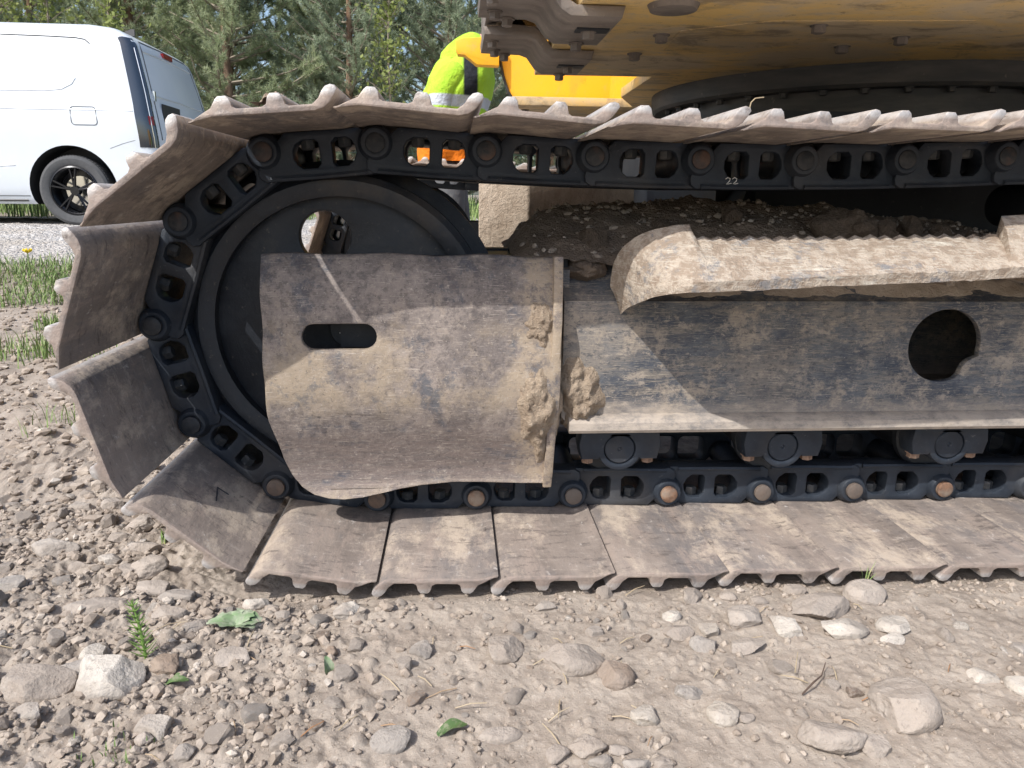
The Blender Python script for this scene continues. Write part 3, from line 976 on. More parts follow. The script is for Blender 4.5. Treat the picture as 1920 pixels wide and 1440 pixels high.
# centre frame between the tracks
b = MB()
b.box((1.45, 1.04, .60), (1.35, 1.22, .42)); b.box((1.45, 1.04, .835), (1.10, 1.10, .06))
xpart(b.obj('centre_frame', M['black'], None, 30))
b = MB()
for (x0, y0, x1, y1) in ((2.05, .5, 2.6, .28), (2.05, 1.6, 2.6, 1.82), (.86, .5, .70, .28)):
    b = MB(); b.add([(x0, y0 - .1, .36), (x1, y1 - .1, .30), (x1, y1 + .1, .30), (x0, y0 + .1, .36), (x0, y0 - .1, .74), (x1, y1 - .1, .52), (x1, y1 + .1, .52), (x0, y0 + .1, .74)],
          [(0, 3, 2, 1), (4, 5, 6, 7), (0, 1, 5, 4), (1, 2, 6, 5), (2, 3, 7, 6), (3, 0, 4, 7)])
    xpart(b.obj('frame_leg', M['black'], None, 30))
# the leg that shows, caked with sunlit mud
def lump_grid(name, f, u0, u1, v0, v1, nu, nv, mat):
    P = np.zeros((nu, nv, 3))
    for i_ in range(nu):
        for j_ in range(nv):
            P[i_, j_] = f(u0 + (u1 - u0) * i_ / (nu - 1), v0 + (v1 - v0) * j_ / (nv - 1))
    return link(bpy.data.objects.new(name, grid_mesh(name, P, mat, nu, nv)))
leg = MB()
leg.add([(.225, .92, .40), (.372, .90, .40), (.372, .90, .56), (.225, .92, .50), (.222, .93, .705), (.372, .90, .705),
         (.8, 1.35, .40), (1.0, 1.25, .40), (.8, 1.35, .705), (1.0, 1.25, .705)],
        [(0, 1, 2, 3), (3, 2, 5, 4), (4, 5, 9, 8), (0, 4, 8, 6), (1, 7, 9, 5), (6, 8, 9, 7)])
leg = MB()
o = xpart(shape_obj('frame_leg', [[(.222, .42), (.30, .42), (.335, .52), (.372, .56), (.372, .705), (.30, .71), (.222, .705)]], .90, 1.35, .006, M['mud_pale'],
          warp=lambda co: Vector((co.x + (co.y - .9) * 1.1, co.y, co.z))))
o['label'] = 'sunlit frame leg caked in pale mud'

# --- upper structure
def flat_obj(name, loops, z0, z1, bevel, mat, parent=None, **k):
    return shape_obj(name, loops, z0, z1, bevel, mat, parent, warp=lambda co: Vector((co.x, co.z, co.y)), **k)
deck = xpart(flat_obj('deck_plate', [[(.372, -.13), (3.2, -.13), (3.2, 2.25), (.36, 2.25), (.36, 1.46), (.80, 1.46), (.70, 1.20), (.69, .77), (.372, .785)]], .975, 1.005, .003, M['yel_dirty']))
deck['label'] = 'dirty yellow underside plate of the upper structure'
for (x, y) in ((.573, .244), (.566, .446), (.84, .12), (1.05, .20), (.42, 1.60), (.55, 1.60), (.75, 1.60), (.98, .30)):
    b = MB(); b.hexbolt((x, y, .9752), (0, 0, -1), .013, .016); b.obj('bolt', M['bracket'], deck, 30)
b = MB(); b.cyl((.53, .012, .976), (.53, .012, .966), .045, .040, 28); b.obj('drain_cover', M['bracket'], deck, 35)
b = MB(); b.add([(.60, .20, .9735), (.74, .10, .9735), (1.1, .05, .9735), (1.1, .40, .9735), (.62, .40, .9735), (.60, .20, .9765), (.74, .10, .9765), (1.1, .05, .9765), (1.1, .40, .9765), (.62, .40, .9765)],
    [(0, 4, 3, 2, 1), (5, 6, 7, 8, 9), (0, 1, 6, 5), (1, 2, 7, 6), (2, 3, 8, 7), (3, 4, 9, 8), (4, 0, 5, 9)])
b.obj('cover_plate', M['yel_dirty'], deck)
for (px_, pz_) in ((.376, 0), ):
    pass
# Z-bent brackets bolted under the deck
def zprof(dx):
    return [(.205 + dx, 1.000), (.300 + dx, .998), (.318 + dx, .992), (.338 + dx, .966), (.356 + dx, .9555), (.445 + dx, .9545), (.450 + dx, .9735), (.366 + dx, .974), (.352 + dx, .982), (.330 + dx, 1.010), (.310 + dx, 1.021), (.225 + dx, 1.024), (.203 + dx, 1.016)]
for (y0, y1, dx) in ((.02, .262, .0), (.415, .640, .018)):
    o = xpart(shape_obj('mounting_bracket', [zprof(dx)], y0, y1, .003, M['bracket']))
    o['label'] = 'grey Z-bent mounting bracket with hanging bolts'
    for (x, y, z) in ((.235, .75, .999), (.225, .30, .9995), (.262, .96, .998), (.405, .45, .9545), (.400, .93, .9545)):
        b = MB(); b.hexbolt((x + dx, y0 + (y1 - y0) * y, z), (0, 0, -1), .0115, .015); b.obj('bolt', M['bracket'], o, 30)
    b = MB(); b.box((.41 + dx, (y0 + y1) / 2 - .02, .9535), (.06, .035, .003)); b.obj('slot_plate', M['black'], o)
# frame rail the brackets reach out to
b = MB(); b.box((.255, .32, 1.075), (.06, .70, .10)); b.box((.30, .32, 1.13), (.16, .72, .02))
xpart(b.obj('catwalk_rail', M['bracket'], None))
# slewing ring
b = MB()
b.lathe_y([(.40, 0), (.632, 0), (.640, .008), (.645, .040), (.645, .0555), (.40, .0555)], (0, 0), 96)
b.lathe_y([(.40, -.075), (.585, -.075), (.592, -.07), (.592, .0), (.40, .0)], (0, 0), 96)
me = b.mesh('slewing_ring', M['ring'], 30)
for v in me.vertices: v.co = (v.co.x + 1.43, v.co.z + 1.05, v.co.y + .921)
bm = bmesh.new(); bm.from_mesh(me); bmesh.ops.recalc_face_normals(bm, faces=bm.faces); bm.to_mesh(me); bm.free()
ring = xpart(link(bpy.data.objects.new('slewing_ring', me)))
ring['label'] = 'dark slewing ring under the deck'
for q in range(40):
    a = 2 * math.pi * q / 40
    if not (math.pi * .95 < a < math.pi * 1.75): continue
    b = MB(); b.hexbolt((1.43 + .61 * math.cos(a), 1.05 + .61 * math.sin(a), .9208), (0, 0, -1), .010, .012); b.obj('bolt', M['ring'], ring, 30)
# sunlit yellow side panel beyond the boom opening
tr = [(.330, 1.200), (.345, 1.13), (.366, 1.065), (.392, 1.030), (.880, 1.036), (.912, 1.060), (.958, 1.130), (.958, 1.42), (.325, 1.42)]
o = xpart(shape_obj('side_panel', [tr], 1.790, 1.800, .002, M['yel'])); o['label'] = 'sunlit clean yellow side panel'
b = MB()
def strip(pts, y0, y1, th):
    v = []; f = []
    for (x, z) in pts: v += [(x, y0, z), (x, y1, z)]
    for i_ in range(len(pts) - 1): f.append((2 * i_, 2 * i_ + 1, 2 * i_ + 3, 2 * i_ + 2))
    b.add(v, f)
    return len(pts)
bf = MB(); bf.box((.636, 1.76, 1.0335), (.49, .060, .008)); bf.obj('bottom_flange', M['yel'], o)
bf = MB(); bf.box((.936, 1.76, 1.085), (.008, .06, .105), Matrix.Rotation(R(33), 3, 'Y')); bf.obj('end_flange', M['yel'], o)
bf = MB(); bf.tube([(.327, 1.785, 1.24), (.334, 1.785, 1.19), (.349, 1.785, 1.12), (.370, 1.785, 1.06), (.394, 1.785, 1.026)], .006, 6); bf.obj('rubber_edge', M['black'], o)
ar = [(.163, 1.238), (.163, 1.205), (.170, 1.188), (.196, 1.186), (.222, 1.168), (.242, 1.152), (.330, 1.150), (.330, 1.255), (.19, 1.247)]
o = xpart(shape_obj('arm_bracket', [ar], 1.74, 1.80, .003, M['yel'])); o['label'] = 'short yellow bracket arm sticking out of the side panel'
# housing above the deck
hs = [(.78, 1.005), (3.2, 1.005), (3.2, 1.9), (3.1, 2.0), (.85, 2.0), (.78, 1.9)]
xpart(shape_obj('engine_housing', [hs], -.10, 2.22, .02, M['yel']))
cb = [(.40, 1.006), (.775, 1.006), (.775, 1.9), (.74, 2.02), (.46, 2.02), (.40, 1.86)]
xpart(shape_obj('unseen_cab', [cb], -.10, .74, .02, M['yel']))  # unseen cab mass over the near deck, keeps sun off the ring

# ------------------------------------------------------------------ rocks
def rock_mesh(name, seed, mat, dims=(1, 1, 1), npts=16, cuts=3, rough=.035, roundness=.0):
    """a ball cut by random planes, corners worn by `roundness`, surface broken by noise"""
    rg = random.Random(seed)
    bm = bmesh.new()
    bmesh.ops.create_icosphere(bm, subdivisions=cuts, radius=1)
    planes = []
    for k in range(npts):
        n = Vector((rg.gauss(0, 1), rg.gauss(0, 1), rg.gauss(0, .9))).normalized()
        planes.append((n, rg.uniform(.30, .47)))
    planes += [(Vector((0, 0, 1)), rg.uniform(.36, .46)), (Vector((0, 0, -1)), .40)]
    off = Vector((rg.uniform(0, 90), rg.uniform(0, 90), rg.uniform(0, 90)))
    pw = 110 - 100 * roundness
    for v in bm.verts:
        d = v.co.normalized()
        s_ = 0.0
        for n, h in planes:
            q = d.dot(n)
            if q > .05: s_ += (q / h) ** pw
        s_ += (1 / .56) ** pw
        r_ = s_ ** (-1 / pw)
        n_ = mnoise.fractal(d * 1.6 + off, 1.1, 2.1, 5); n2 = abs(mnoise.noise(d * 5 + off)) * .6
        v.co = d * (r_ + rough * n_ - rough * .5 * n2)
    for v in bm.verts: v.co = Vector((v.co.x * dims[0], v.co.y * dims[1], v.co.z * dims[2]))
    me = bpy.data.meshes.new(name); bm.to_mesh(me); bm.free()
    set_mat(me, mat); smooth(me, 60 if roundness > .5 else 18)
    return me

STONES = [
    (-0.396, -0.46, 0.087, 0.066, 1, 10, 'large flat-topped tan rock beside the long pale slab'),
    (-0.302, -0.457, 0.095, 0.074, 2, -35, 'long pale slab of stone leaning beside the horsetail sprout'),
    (-0.561, -0.081, 0.078, 0.06, 2, 0, 'rounded pale grey stone in front of the lowest wrapped track shoe'),
    (-0.391, -0.29, 0.08, 0.039, 1, 5, 'long low stone with a flat face in the rubble left of the tracks'),
    (-0.205, -0.555, 0.042, 0.046, 2, 40, 'chalky white stone with a rough broken end'),
    (-0.012, -0.312, 0.051, 0.043, 2, 0, 'smooth round cream pebble pinned under a track grouser'),
    (0.219, -0.428, 0.05, 0.048, 1, 20, 'blocky tan stone alone in front of the track shoes'),
    (0.31, -0.452, 0.08, 0.06, 1, -15, 'wide wedge-shaped stone next to a dark upright chunk'),
    (0.366, -0.489, 0.042, 0.051, 3, 50, 'dark brown upright chunk of rock casting a short shadow'),
    (0.587, -0.373, 0.063, 0.047, 1, 0, 'flat oval stone half buried below the track shoes'),
    (0.645, -0.393, 0.042, 0.051, 2, 30, 'cracked whitish stone leaning among the rubble'),
    (0.715, -0.356, 0.081, 0.05, 1, 5, 'broad dusty boulder pressed into the soil below the shoes'),
    (0.724, -0.41, 0.062, 0.038, 2, -10, 'white rough stone lying against the broad dusty boulder'),
    (0.814, -0.313, 0.06, 0.05, 1, 15, 'pale angular stone propped against the edge of a track shoe'),
    (0.713, -0.582, 0.08, 0.076, 1, 40, 'big diamond-shaped angular rock on bare dirt'),
    (0.599, -0.631, 0.076, 0.052, 1, -25, 'long rounded rock with a dark stained end'),
    (0.642, -0.644, 0.03, 0.03, 1, 10, 'small stone tucked behind the dark-ended rock'),
    (0.485, -0.577, 0.037, 0.037, 2, 0, 'pale rough stone with a small fragment beside it'),
    (0.506, -0.585, 0.025, 0.017, 1, 0, 'thin fragment beside the pale rough stone'),
    (0.384, -0.574, 0.036, 0.033, 2, 60, 'pale wedge-shaped stone casting a dark shadow on dirt'),
    (0.078, -0.593, 0.043, 0.035, 0, 5, 'blocky grey stone with a flat top near the green leaf'),
    (0.302, -0.621, 0.048, 0.034, 1, 0, 'rounded brown stone at the head of a pebble cluster'),
    (0.268, -0.625, 0.031, 0.027, 1, 20, 'tan stone at the edge of the pebble cluster'),
    (0.898, -0.545, 0.028, 0.036, 2, 30, 'bright white angular stone by itself on the dirt'),
    (0.866, -0.522, 0.04, 0.027, 2, 0, 'cream flat stone half sunk near the white angular stone'),
    (-0.164, -0.268, 0.039, 0.031, 2, 0, 'oval cream cobble beside the shoe hook'),
    (-0.361, -0.185, 0.06, 0.053, 1, 20, 'rough round clod-like rock below the wrapped shoe'),
    (-0.236, -0.44, 0.046, 0.043, 3, 0, 'brown rounded stone right behind the horsetail sprout'),
    (-0.224, -0.403, 0.03, 0.029, 0, 0, 'small grey stone beside the brown rounded stone'),
    (-0.339, -0.412, 0.032, 0.039, 2, 60, 'white and dark flecked stone between two large slabs'),
    (-0.358, -0.43, 0.04, 0.041, 0, 30, 'dull grey stone wedged between the two large slabs'),
    (-0.021, -0.416, 0.024, 0.026, 3, 0, 'small dark round pebble by the coltsfoot leaves'),
    (0.106, -0.417, 0.029, 0.033, 0, 45, 'upright little grey stone with straw beside it'),
    (0.453, -0.531, 0.04, 0.024, 0, 0, 'half buried grey and white stone'),
    (-0.452, 0.015, 0.049, 0.045, 1, 0, 'round tan stone at the tip of the lowest wrapped shoe'),
    (-0.466, -0.04, 0.041, 0.029, 1, 20, 'oblong tan stone touching the round tan stone'),
    (-0.488, -0.133, 0.04, 0.032, 1, 10, 'pale chip stone above the long low stone'),
    (-0.441, -0.134, 0.042, 0.028, 2, -10, 'light flat stone above the clod-like rock'),
    (-0.406, -0.087, 0.052, 0.031, 1, 15, 'low tan slab under the shoe tip'),
    (-0.327, -0.24, 0.053, 0.033, 1, 0, 'flat grey-brown slab in the rubble'),
    (-0.279, -0.264, 0.054, 0.033, 0, -20, 'bluish grey flat stone in the rubble'),
    (-0.39, -0.188, 0.044, 0.031, 1, -30, 'tilted wedge stone beside the clod-like rock'),
    (-0.614, 0.124, 0.055, 0.035, 2, 0, 'two-lobed pale stone below the second wrapped shoe'),
    (-0.544, 0.12, 0.044, 0.038, 1, 0, 'dusty lump beside the two-lobed pale stone'),
    (0.204, -0.585, 0.046, 0.025, 1, 0, 'flat pale stone flush with the dirt'),
    (0.533, -0.299, 0.038, 0.034, 1, 20, 'wedge stone jammed under the shoe edge'),
    (0.59, -0.298, 0.034, 0.032, 1, 0, 'rounded stone under the shoe grousers'),
    (0.63, -0.321, 0.031, 0.027, 1, 0, 'small rounded stone under the shoe edge'),
    (0.707, -0.285, 0.039, 0.026, 1, 0, 'stone filling the gap beneath the shoe grousers'),
    (0.292, -0.316, 0.03, 0.021, 2, 0, 'pale pink chip in front of the grousers'),
    (0.963, -0.46, 0.023, 0.03, 0, 0, 'small dark grey stone with a pale face'),
    (0.509, -0.433, 0.038, 0.03, 0, 20, 'grey stone with a dark crack'),
    (0.564, -0.438, 0.053, 0.026, 1, 0, 'long dusty stone with an undercut shadow'),
    (0.811, -0.404, 0.048, 0.037, 2, 0, 'crumbling white stone smeared into the dirt'),
    (0.79, -0.429, 0.034, 0.023, 2, 0, 'lower piece of the crumbling white stone'),
    (-0.368, -0.523, 0.033, 0.026, 2, 0, 'white-topped stone below the large flat-topped rock'),
    (-0.317, -0.612, 0.042, 0.041, 2, -30, 'pale pointed rock sticking out of the dirt'),
    (-0.155, -0.605, 0.024, 0.024, 0, 0, 'dark grey pebble near the chalky white stone'),
    (-0.209, -0.58, 0.021, 0.021, 1, 0, 'small tan pebble under the chalky white stone'),
    (-0.553, -0.222, 0.055, 0.039, 0, 0, 'low grey slab at the foot of the pale grey stone'),
    (-0.13, -0.291, 0.03, 0.025, 0, 20, 'dark chip next to the oval cream cobble'),
    (-0.108, -0.322, 0.024, 0.032, 0, 60, 'upright grey flake next to the oval cream cobble'),
    (-0.151, -0.422, 0.044, 0.037, 1, 0, 'sandy stone under the coltsfoot leaves'),
    (-0.275, -0.315, 0.043, 0.037, 1, 30, 'dusty slab behind the horsetail tip'),
    (-0.23, -0.345, 0.039, 0.027, 0, 10, 'grey stone left of the coltsfoot leaves'),
    (0.32, -0.642, 0.03, 0.021, 0, 0, 'dark mottled pebble in the cluster'),
    (0.355, -0.651, 0.034, 0.024, 0, 0, 'slate grey pebble in the cluster'),
    (0.342, -0.625, 0.025, 0.016, 1, 0, 'thin tan pebble in the cluster'),
    (0.386, -0.65, 0.028, 0.021, 1, 0, 'dull brown pebble at the end of the cluster'),
    (0.479, -0.398, 0.039, 0.031, 1, 0, 'squat stone half sunk in loose soil'),
    (0.526, -0.397, 0.028, 0.031, 2, 0, 'tall pale chip half sunk in loose soil'),
    (0.358, -0.388, 0.024, 0.022, 0, 0, 'little bluish stone on the loose soil'),
    (0.483, -0.355, 0.025, 0.023, 2, 0, 'tan chip below the shoe edge'),
]


for k, (x, y, w, d, t, rot, lab) in enumerate(STONES):
    h = min(w, d) * (.62 if w > .03 else .7)
    rd = .9 if ('round' in lab or 'pebble' in lab or 'oval' in lab or 'cobble' in lab) else .0
    me = rock_mesh('stone', 100 + k, M['stone%d' % t], (w * 1.12, d * 1.0, h * 1.2), 8 if rd < .5 else 22, 5 if w > .04 else 4, .03 if rd < .5 else .04, rd)
    o = link(bpy.data.objects.new('stone', me))
    o.location = (x, y, gz(x, y) + h * (.14 if w < .06 else .24))
    o.rotation_euler = (rs.uniform(-.12, .12), rs.uniform(-.12, .12), R(rot) * .5 + rs.uniform(-.15, .15))
    tag(o, lab, 'stone')
# look-alike smaller stones, each its own object
lib = [[rock_mesh('small_stone', 500 + q + 40 * t, M['stone%d' % t], (1.1, .95, .75), 9, 3, .04, .0) for q in range(4)] for t in range(4)]
rq = random.Random(21)
taken = [(s[0], s[1], s[2] * .55) for s in STONES]
cnt = 0
while cnt < 215:
    if rq.random() < .86: x, y = rq.uniform(-.80, .02), rq.uniform(-.60, .25)
    else: x, y = rq.uniform(-.02, 1.0), rq.uniform(-.62, -.27)
    if x > -.33 and y > -.265: continue
    if x + .0 < -.52 - .2 * (y + .6) - (.25 if y > -.2 else 0): 
        if y < -.2: continue
    s = .010 + .024 * rq.random() ** 2.8
    if x < -.02: s *= 1.25
    if any((x - a) ** 2 + (y - b_) ** 2 < (r_ + s * .45) ** 2 for a, b_, r_ in taken): continue
    taken.append((x, y, s * .5))
    t = rq.choices((0, 1, 2, 3), (2, 7, 1.6, 1.4))[0]
    o = link(bpy.data.objects.new('small_stone', rq.choice(lib[t])))
    o.scale = (s * rq.uniform(.85, 1.25), s * rq.uniform(.8, 1.1), s * rq.uniform(.8, 1.1))
    o.rotation_euler = (rq.uniform(-.3, .3), rq.uniform(-.3, .3), rq.uniform(0, 6.28))
    o.location = (x, y, gz(x, y) + s * rq.uniform(-.05, .16))
    tag(o, 'small loose stone scattered in the dry crumbly dirt', 'stone', 'small stones scattered over the dirt')
    cnt += 1

# crumbs, chips and grit: nobody could count them
def scatter_grit(name, n, xr, yr, smin, smax, power, seed, mat, cond=None, zf=None):
    base = []
    for q in range(8):
        bm = bmesh.new(); bmesh.ops.create_icosphere(bm, subdivisions=1, radius=1)
        rg = random.Random(seed * 10 + q)
        for v in bm.verts: v.co *= rg.uniform(.62, 1.15)
        bmesh.ops.triangulate(bm, faces=bm.faces)
        base.append((np.array([v.co[:] for v in bm.verts]), np.array([[v.index for v in f.verts] for f in bm.faces])))
        bm.free()
    rg = np.random.RandomState(seed)
    V = []; F = []; off = 0
    while len(V) < n:
        x = rg.uniform(*xr); y = rg.uniform(*yr)
        if cond and not cond(x, y, rg): continue
        s = smin + (smax - smin) * rg.rand() ** power
        v, f = base[rg.randint(8)]
        a = rg.uniform(0, 6.28); ca, sa = math.cos(a), math.sin(a)
        sc3 = np.array([rg.uniform(.7, 1.3), rg.uniform(.7, 1.1), rg.uniform(.45, .8)]) * s
        p = v * sc3
        p = np.stack([p[:, 0] * ca - p[:, 1] * sa, p[:, 0] * sa + p[:, 1] * ca, p[:, 2]], 1)
        p += np.array([x, y, (zf or gz)(x, y) + s * .25])
        V.append(p); F.append(f + off); off += len(v)
    return tri_mesh(name, np.concatenate(V), np.concatenate(F), mat)
def near_ok(x, y, rg):
    if x > -.36 and y > -.24: return False
    dens = .18 + .42 * (x < -.02) + .25 * (y > -.36)
    return rg.rand() < dens * (.35 + 1.3 * max(0.0, float(vnoise(np.array(x * 6.0), np.array(y * 6.0), 3)) + .5))
grit = link(bpy.data.objects.new('grit', scatter_grit('grit', 11000, (-.95, 1.15), (-.68, .12), .0012, .0085, 4.2, 31, M['pebble'], near_ok)))
tag(grit, 'fine crumbs and stone chips lying over the dry dirt', 'grit', kind='stuff')
grit3 = link(bpy.data.objects.new('grit', scatter_grit('grit', 1100, (-.95, .10), (-.66, .12), .004, .013, 2.2, 37, M['pebble'], near_ok)))
tag(grit3, 'coarse angular chips among the stones left of the tracks', 'grit', kind='stuff')
grit2 = link(bpy.data.objects.new('grit', scatter_grit('grit', 9000, (-3.2, -.45), (.05, 3.2), .004, .022, 3.2, 33, M['pebble'], lambda x, y, rg: slope_s(x, y) < 5.2)))
tag(grit2, 'pale chips of stone strewn over the dirt left of the tracks', 'grit', kind='stuff')
def on_road(x, y, rg): return 5.2 < slope_s(x, y) < 9.5
gravel = link(bpy.data.objects.new('loose_gravel', scatter_grit('loose_gravel', 9000, (-6.5, -1.2), (2.2, 7), .008, .022, 1.8, 35, M['gravel'], on_road)))
tag(gravel, 'loose pale gravel covering the road', 'gravel', kind='stuff')

# ------------------------------------------------------------------ mud and soil carried by the machine
def mud_patch(name, cx_, cz_, w, h, thick, seed, label, y0=-.082, mat='mud', follow=False):
    """irregular cake of mud on an upright face, bulging towards -Y"""
    n = 44
    u = np.linspace(-1, 1, n); v = np.linspace(-1, 1, n)
    U, V = np.meshgrid(u, v, indexing='ij')
    ang = np.arctan2(V, U); rad = np.hypot(U, V)
    lim = .88 + .40 * fbm(np.cos(ang) * 1.7 + seed, np.sin(ang) * 1.7, 3, seed)
    k = np.clip((lim - rad) / .55, -1, 1)
    X = cx_ + U * w / 2; Z = cz_ + V * h / 2
    lum = .70 + .60 * np.abs(fbm(X * 55, Z * 55, 4, seed + 3)) + .5 * fbm(X * 18, Z * 18, 3, seed)
    yb = np.interp(Z, _GZ, _GO) if follow else 0.0
    Y = y0 + yb + .006 - thick * np.clip(k, 0, 1) ** 1.25 * lum + .02 * (k < 0)
    me = grid_mesh(name, np.stack([X, Y, Z], -1), M[mat], n, n)
    bm = bmesh.new(); bm.from_mesh(me)
    kill = [f for f in bm.faces if all(v_.co.y > y0 + (float(np.interp(v_.co.z, _GZ, _GO)) if follow else 0) + .015 for v_ in f.verts)]
    bmesh.ops.delete(bm, geom=kill, context='FACES')
    bmesh.ops.recalc_face_normals(bm, faces=bm.faces)
    bm.to_mesh(me); bm.free()
    o = link(bpy.data.objects.new(name, me))
    return tag(o, label, 'mud')
mud_patch('mud_cake', .300, .440, .082, .125, .020, 2, 'small dry mud cake on the guard plate above a larger one', -.0885, follow=True)
mud_patch('mud_cake', .298, .285, .100, .25, .026, 5, 'tall dry mud cake on the guard plate beside the flange rib', -.0885, follow=True)
mud_patch('mud_cake', .378, .305, .12, .15, .030, 8, 'dry mud wedge between the flange rib and the side frame', -.066)
mud_patch('mud_cake', .392, .528, .092, .052, .040, 12, 'lump of dark mud wedged on the frame beside the step', -.005, 'soil')
# ledge mud below the step, coloured pale to stand in for sun on it
n_u, n_v = 200, 22
U, V = np.meshgrid(np.linspace(.50, 1.62, n_u), np.linspace(0, 1, n_v), indexing='ij')
Y = -.060 + .115 * V
Z = .472 + .062 * V + .016 * np.sin(np.pi * np.clip(V * 1.15, 0, 1)) * (1 + 1.2 * fbm(U * 16, V * 3, 4, 3)) + .004 * fbm(U * 60, V * 9, 3, 8) - .006 * (V < .02)
o = link(bpy.data.objects.new('ledge_mud', grid_mesh('ledge_mud', np.stack([U, Y, Z], -1), M['mud_pale'], n_u, n_v)))
tag(o, 'dried mud tinted pale as if sunlit, lying on the sloping ledge under the step', 'mud')
# soil heap on top of the side frame
n_u, n_v = 260, 70
U, V = np.meshgrid(np.linspace(.265, 1.75, n_u), np.linspace(-.02, .44, n_v), indexing='ij')
crest = np.interp(U, [.265, .30, .36, .49, .66, .90, 1.14, 1.34, 1.75], [.545, .60, .632, .648, .652, .645, .622, .592, .57])
prof_ = np.interp(V, [-.02, .02, .10, .25, .36, .44], [-.02, .10, .55, 1.0, .9, .2])
Z = .548 + (crest - .548) * prof_ + .016 * fbm(U * 14, V * 14, 4, 2) + .010 * np.abs(fbm(U * 34, V * 34, 3, 6)) - .004
Z = np.minimum(Z, .668)
o = link(bpy.data.objects.new('soil_heap', grid_mesh('soil_heap', np.stack([U, V, Z], -1), M['soil'], n_u, n_v)))
tag(o, 'dark heap of soil lying on top of the side frame under the chain', 'soil')
def heap_z(x, y):
    i_ = int(min(max((x - .265) / (1.75 - .265) * (n_u - 1), 0), n_u - 1)); j_ = int(min(max((y + .02) / .46 * (n_v - 1), 0), n_v - 1))
    return float(Z[i_, j_])
HG = link(bpy.data.objects.new('grit', scatter_grit('grit', 1500, (.29, 1.5), (.0, .38), .0015, .011, 4.0, 39, M['pebble'], None, heap_z)))
tag(HG, 'small stones and crumbs in the soil heap on the side frame', 'grit', kind='stuff')
soil_lib = [rock_mesh('soil_clod', 800 + q, M['soil'], (1.1, 1, .85), 14, 4, .16, .3) for q in range(5)]
CL = [(.93, .09, .600, .12, 'largest lumpy soil clod on the heap behind the step'), (.99, .07, .585, .07, 'soil clod touching the largest clod behind the step'),
      (1.06, .10, .590, .075, 'pointed soil clod standing on the heap behind the step'), (1.13, .10, .585, .06, 'flat soil clod beside the pointed clod'),
      (.42, .06, .565, .07, 'rounded soil clod above the dark mud lump'), (.55, .10, .60, .05, 'small soil clod half way up the dark heap'),
      (1.19, .09, .575, .05, 'last soil clod where the dark heap falls away'), (.70, .12, .625, .045, 'stony clod near the crest of the dark heap')]
for k, (x, y, z, s, lab) in enumerate(CL):
    o = link(bpy.data.objects.new('soil_clod', soil_lib[k % 5])); o.location = (x, y, z); o.scale = (s, s * .9, s * .9)
    o.rotation_euler = (k * .7, k * 1.3, k * 2.1)
    tag(o, lab, 'clod')
# dirt on the second bracket and on the first top shoe
def small_heap(name, cx_, cy_, z0, w, d, h, seed, mat, label, flat=.0):
    n_ = 46
    U, V = np.meshgrid(np.linspace(-1, 1, n_), np.linspace(-1, 1, n_), indexing='ij')
    rr = np.hypot(U, V) + .35 * fbm(U * 2 + seed, V * 2, 3, seed)
    Z = z0 - .004 + h * np.clip(1 - rr, 0, 1) ** (.8 - flat) * (1 + .7 * fbm(U * 7, V * 7, 4, seed + 1)) - .003 * (rr > 1)
    o = link(bpy.data.objects.new(name, grid_mesh(name, np.stack([cx_ + U * w / 2, cy_ + V * d / 2, Z], -1), M[mat], n_, n_)))
    return tag(o, label, 'dirt')
small_heap('dirt_pile', .292, .49, 1.024, .13, .17, .045, 3, 'mud', 'dirt piled on the lower Z-bent bracket')
small_heap('dirt_pile', -.10, -.17, .7835, .045, .16, .018, 6, 'mud', 'dry earth caught between grousers of the first top shoe')

# ------------------------------------------------------------------ plants in front
m = Mat('leaf_green', .55, spec=.3, rand=True)
n1 = m.tex(30, 3)
n2 = m.tex(120, 5, .7, off=5)
c = m.mix(m.step(n1, .35, .65), (.055, .105, .035), (.095, .155, .055))
c = m.mix(m.step(n2, .50, .62, 0, .6), c, (.24, .23, .16))
m.color(c); m.b.inputs['Subsurface Weight'].default_value = 0.0
M['leaf'] = m.m
M['sprout'] = plain('sprout_green', (.16, .27, .06), .6)
m = Mat('leaf_dusty', .7, spec=.2); n1 = m.tex(60, 4)
m.color(m.mix(m.step(n1, .4, .62), (.17, .25, .13), (.30, .33, .24))); M['leaf_dusty'] = m.m
m = Mat('grass_blade', .6, spec=.25); n1 = m.tex(6, 3); n2 = m.tex(60, 2, off=4)
c = m.mix(m.step(n1, .35, .65), (.13, .205, .06), (.22, .31, .11)); c = m.mix(m.step(n2, .56, .68, 0, .8), c, (.36, .33, .17))
m.color(c); M['grass'] = m.m
m = Mat('straw', .8, spec=.2, rand=True)
m.color(m.ramp(m.info.outputs['Random'], [(0, (.34, .27, .17)), (.6, (.44, .36, .25)), (1, (.30, .15, .07))])); M['straw'] = m.m

# horsetail sprout
hx, hy = -.270, -.418
hz = gz(hx, hy)
ht = empty('horsetail_sprout', (hx, hy, hz))
tag(ht, 'upright green horsetail sprout with whorls of thin needles among stones', 'plant')
b = MB(); stem = [(0, 0, -.005), (-.002, .0, .03), (-.006, .002, .06), (-.012, .003, .088)]
b.tube(stem, [.0022, .002, .0016, .0008], 6); b.obj('stem', M['sprout'], ht)
b = MB()
for k in range(10):
    t = .10 + .9 * k / 10
    p = Vector(stem[0]).lerp(Vector(stem[3]), t); L_ = .017 * (1 - .72 * t) + .003
    for q in range(7):
        a = q * 6.283 / 7 + k * .4
        e = p + Vector((math.cos(a) * L_, math.sin(a) * L_, L_ * .75))
        b.tube([p, p.lerp(e, .55) + Vector((0, 0, -L_ * .06)), e], [.0008, .0008, .0003], 3, cap=False)
b.obj('needles', M['sprout'], ht, fix=False)['kind'] = 'stuff'

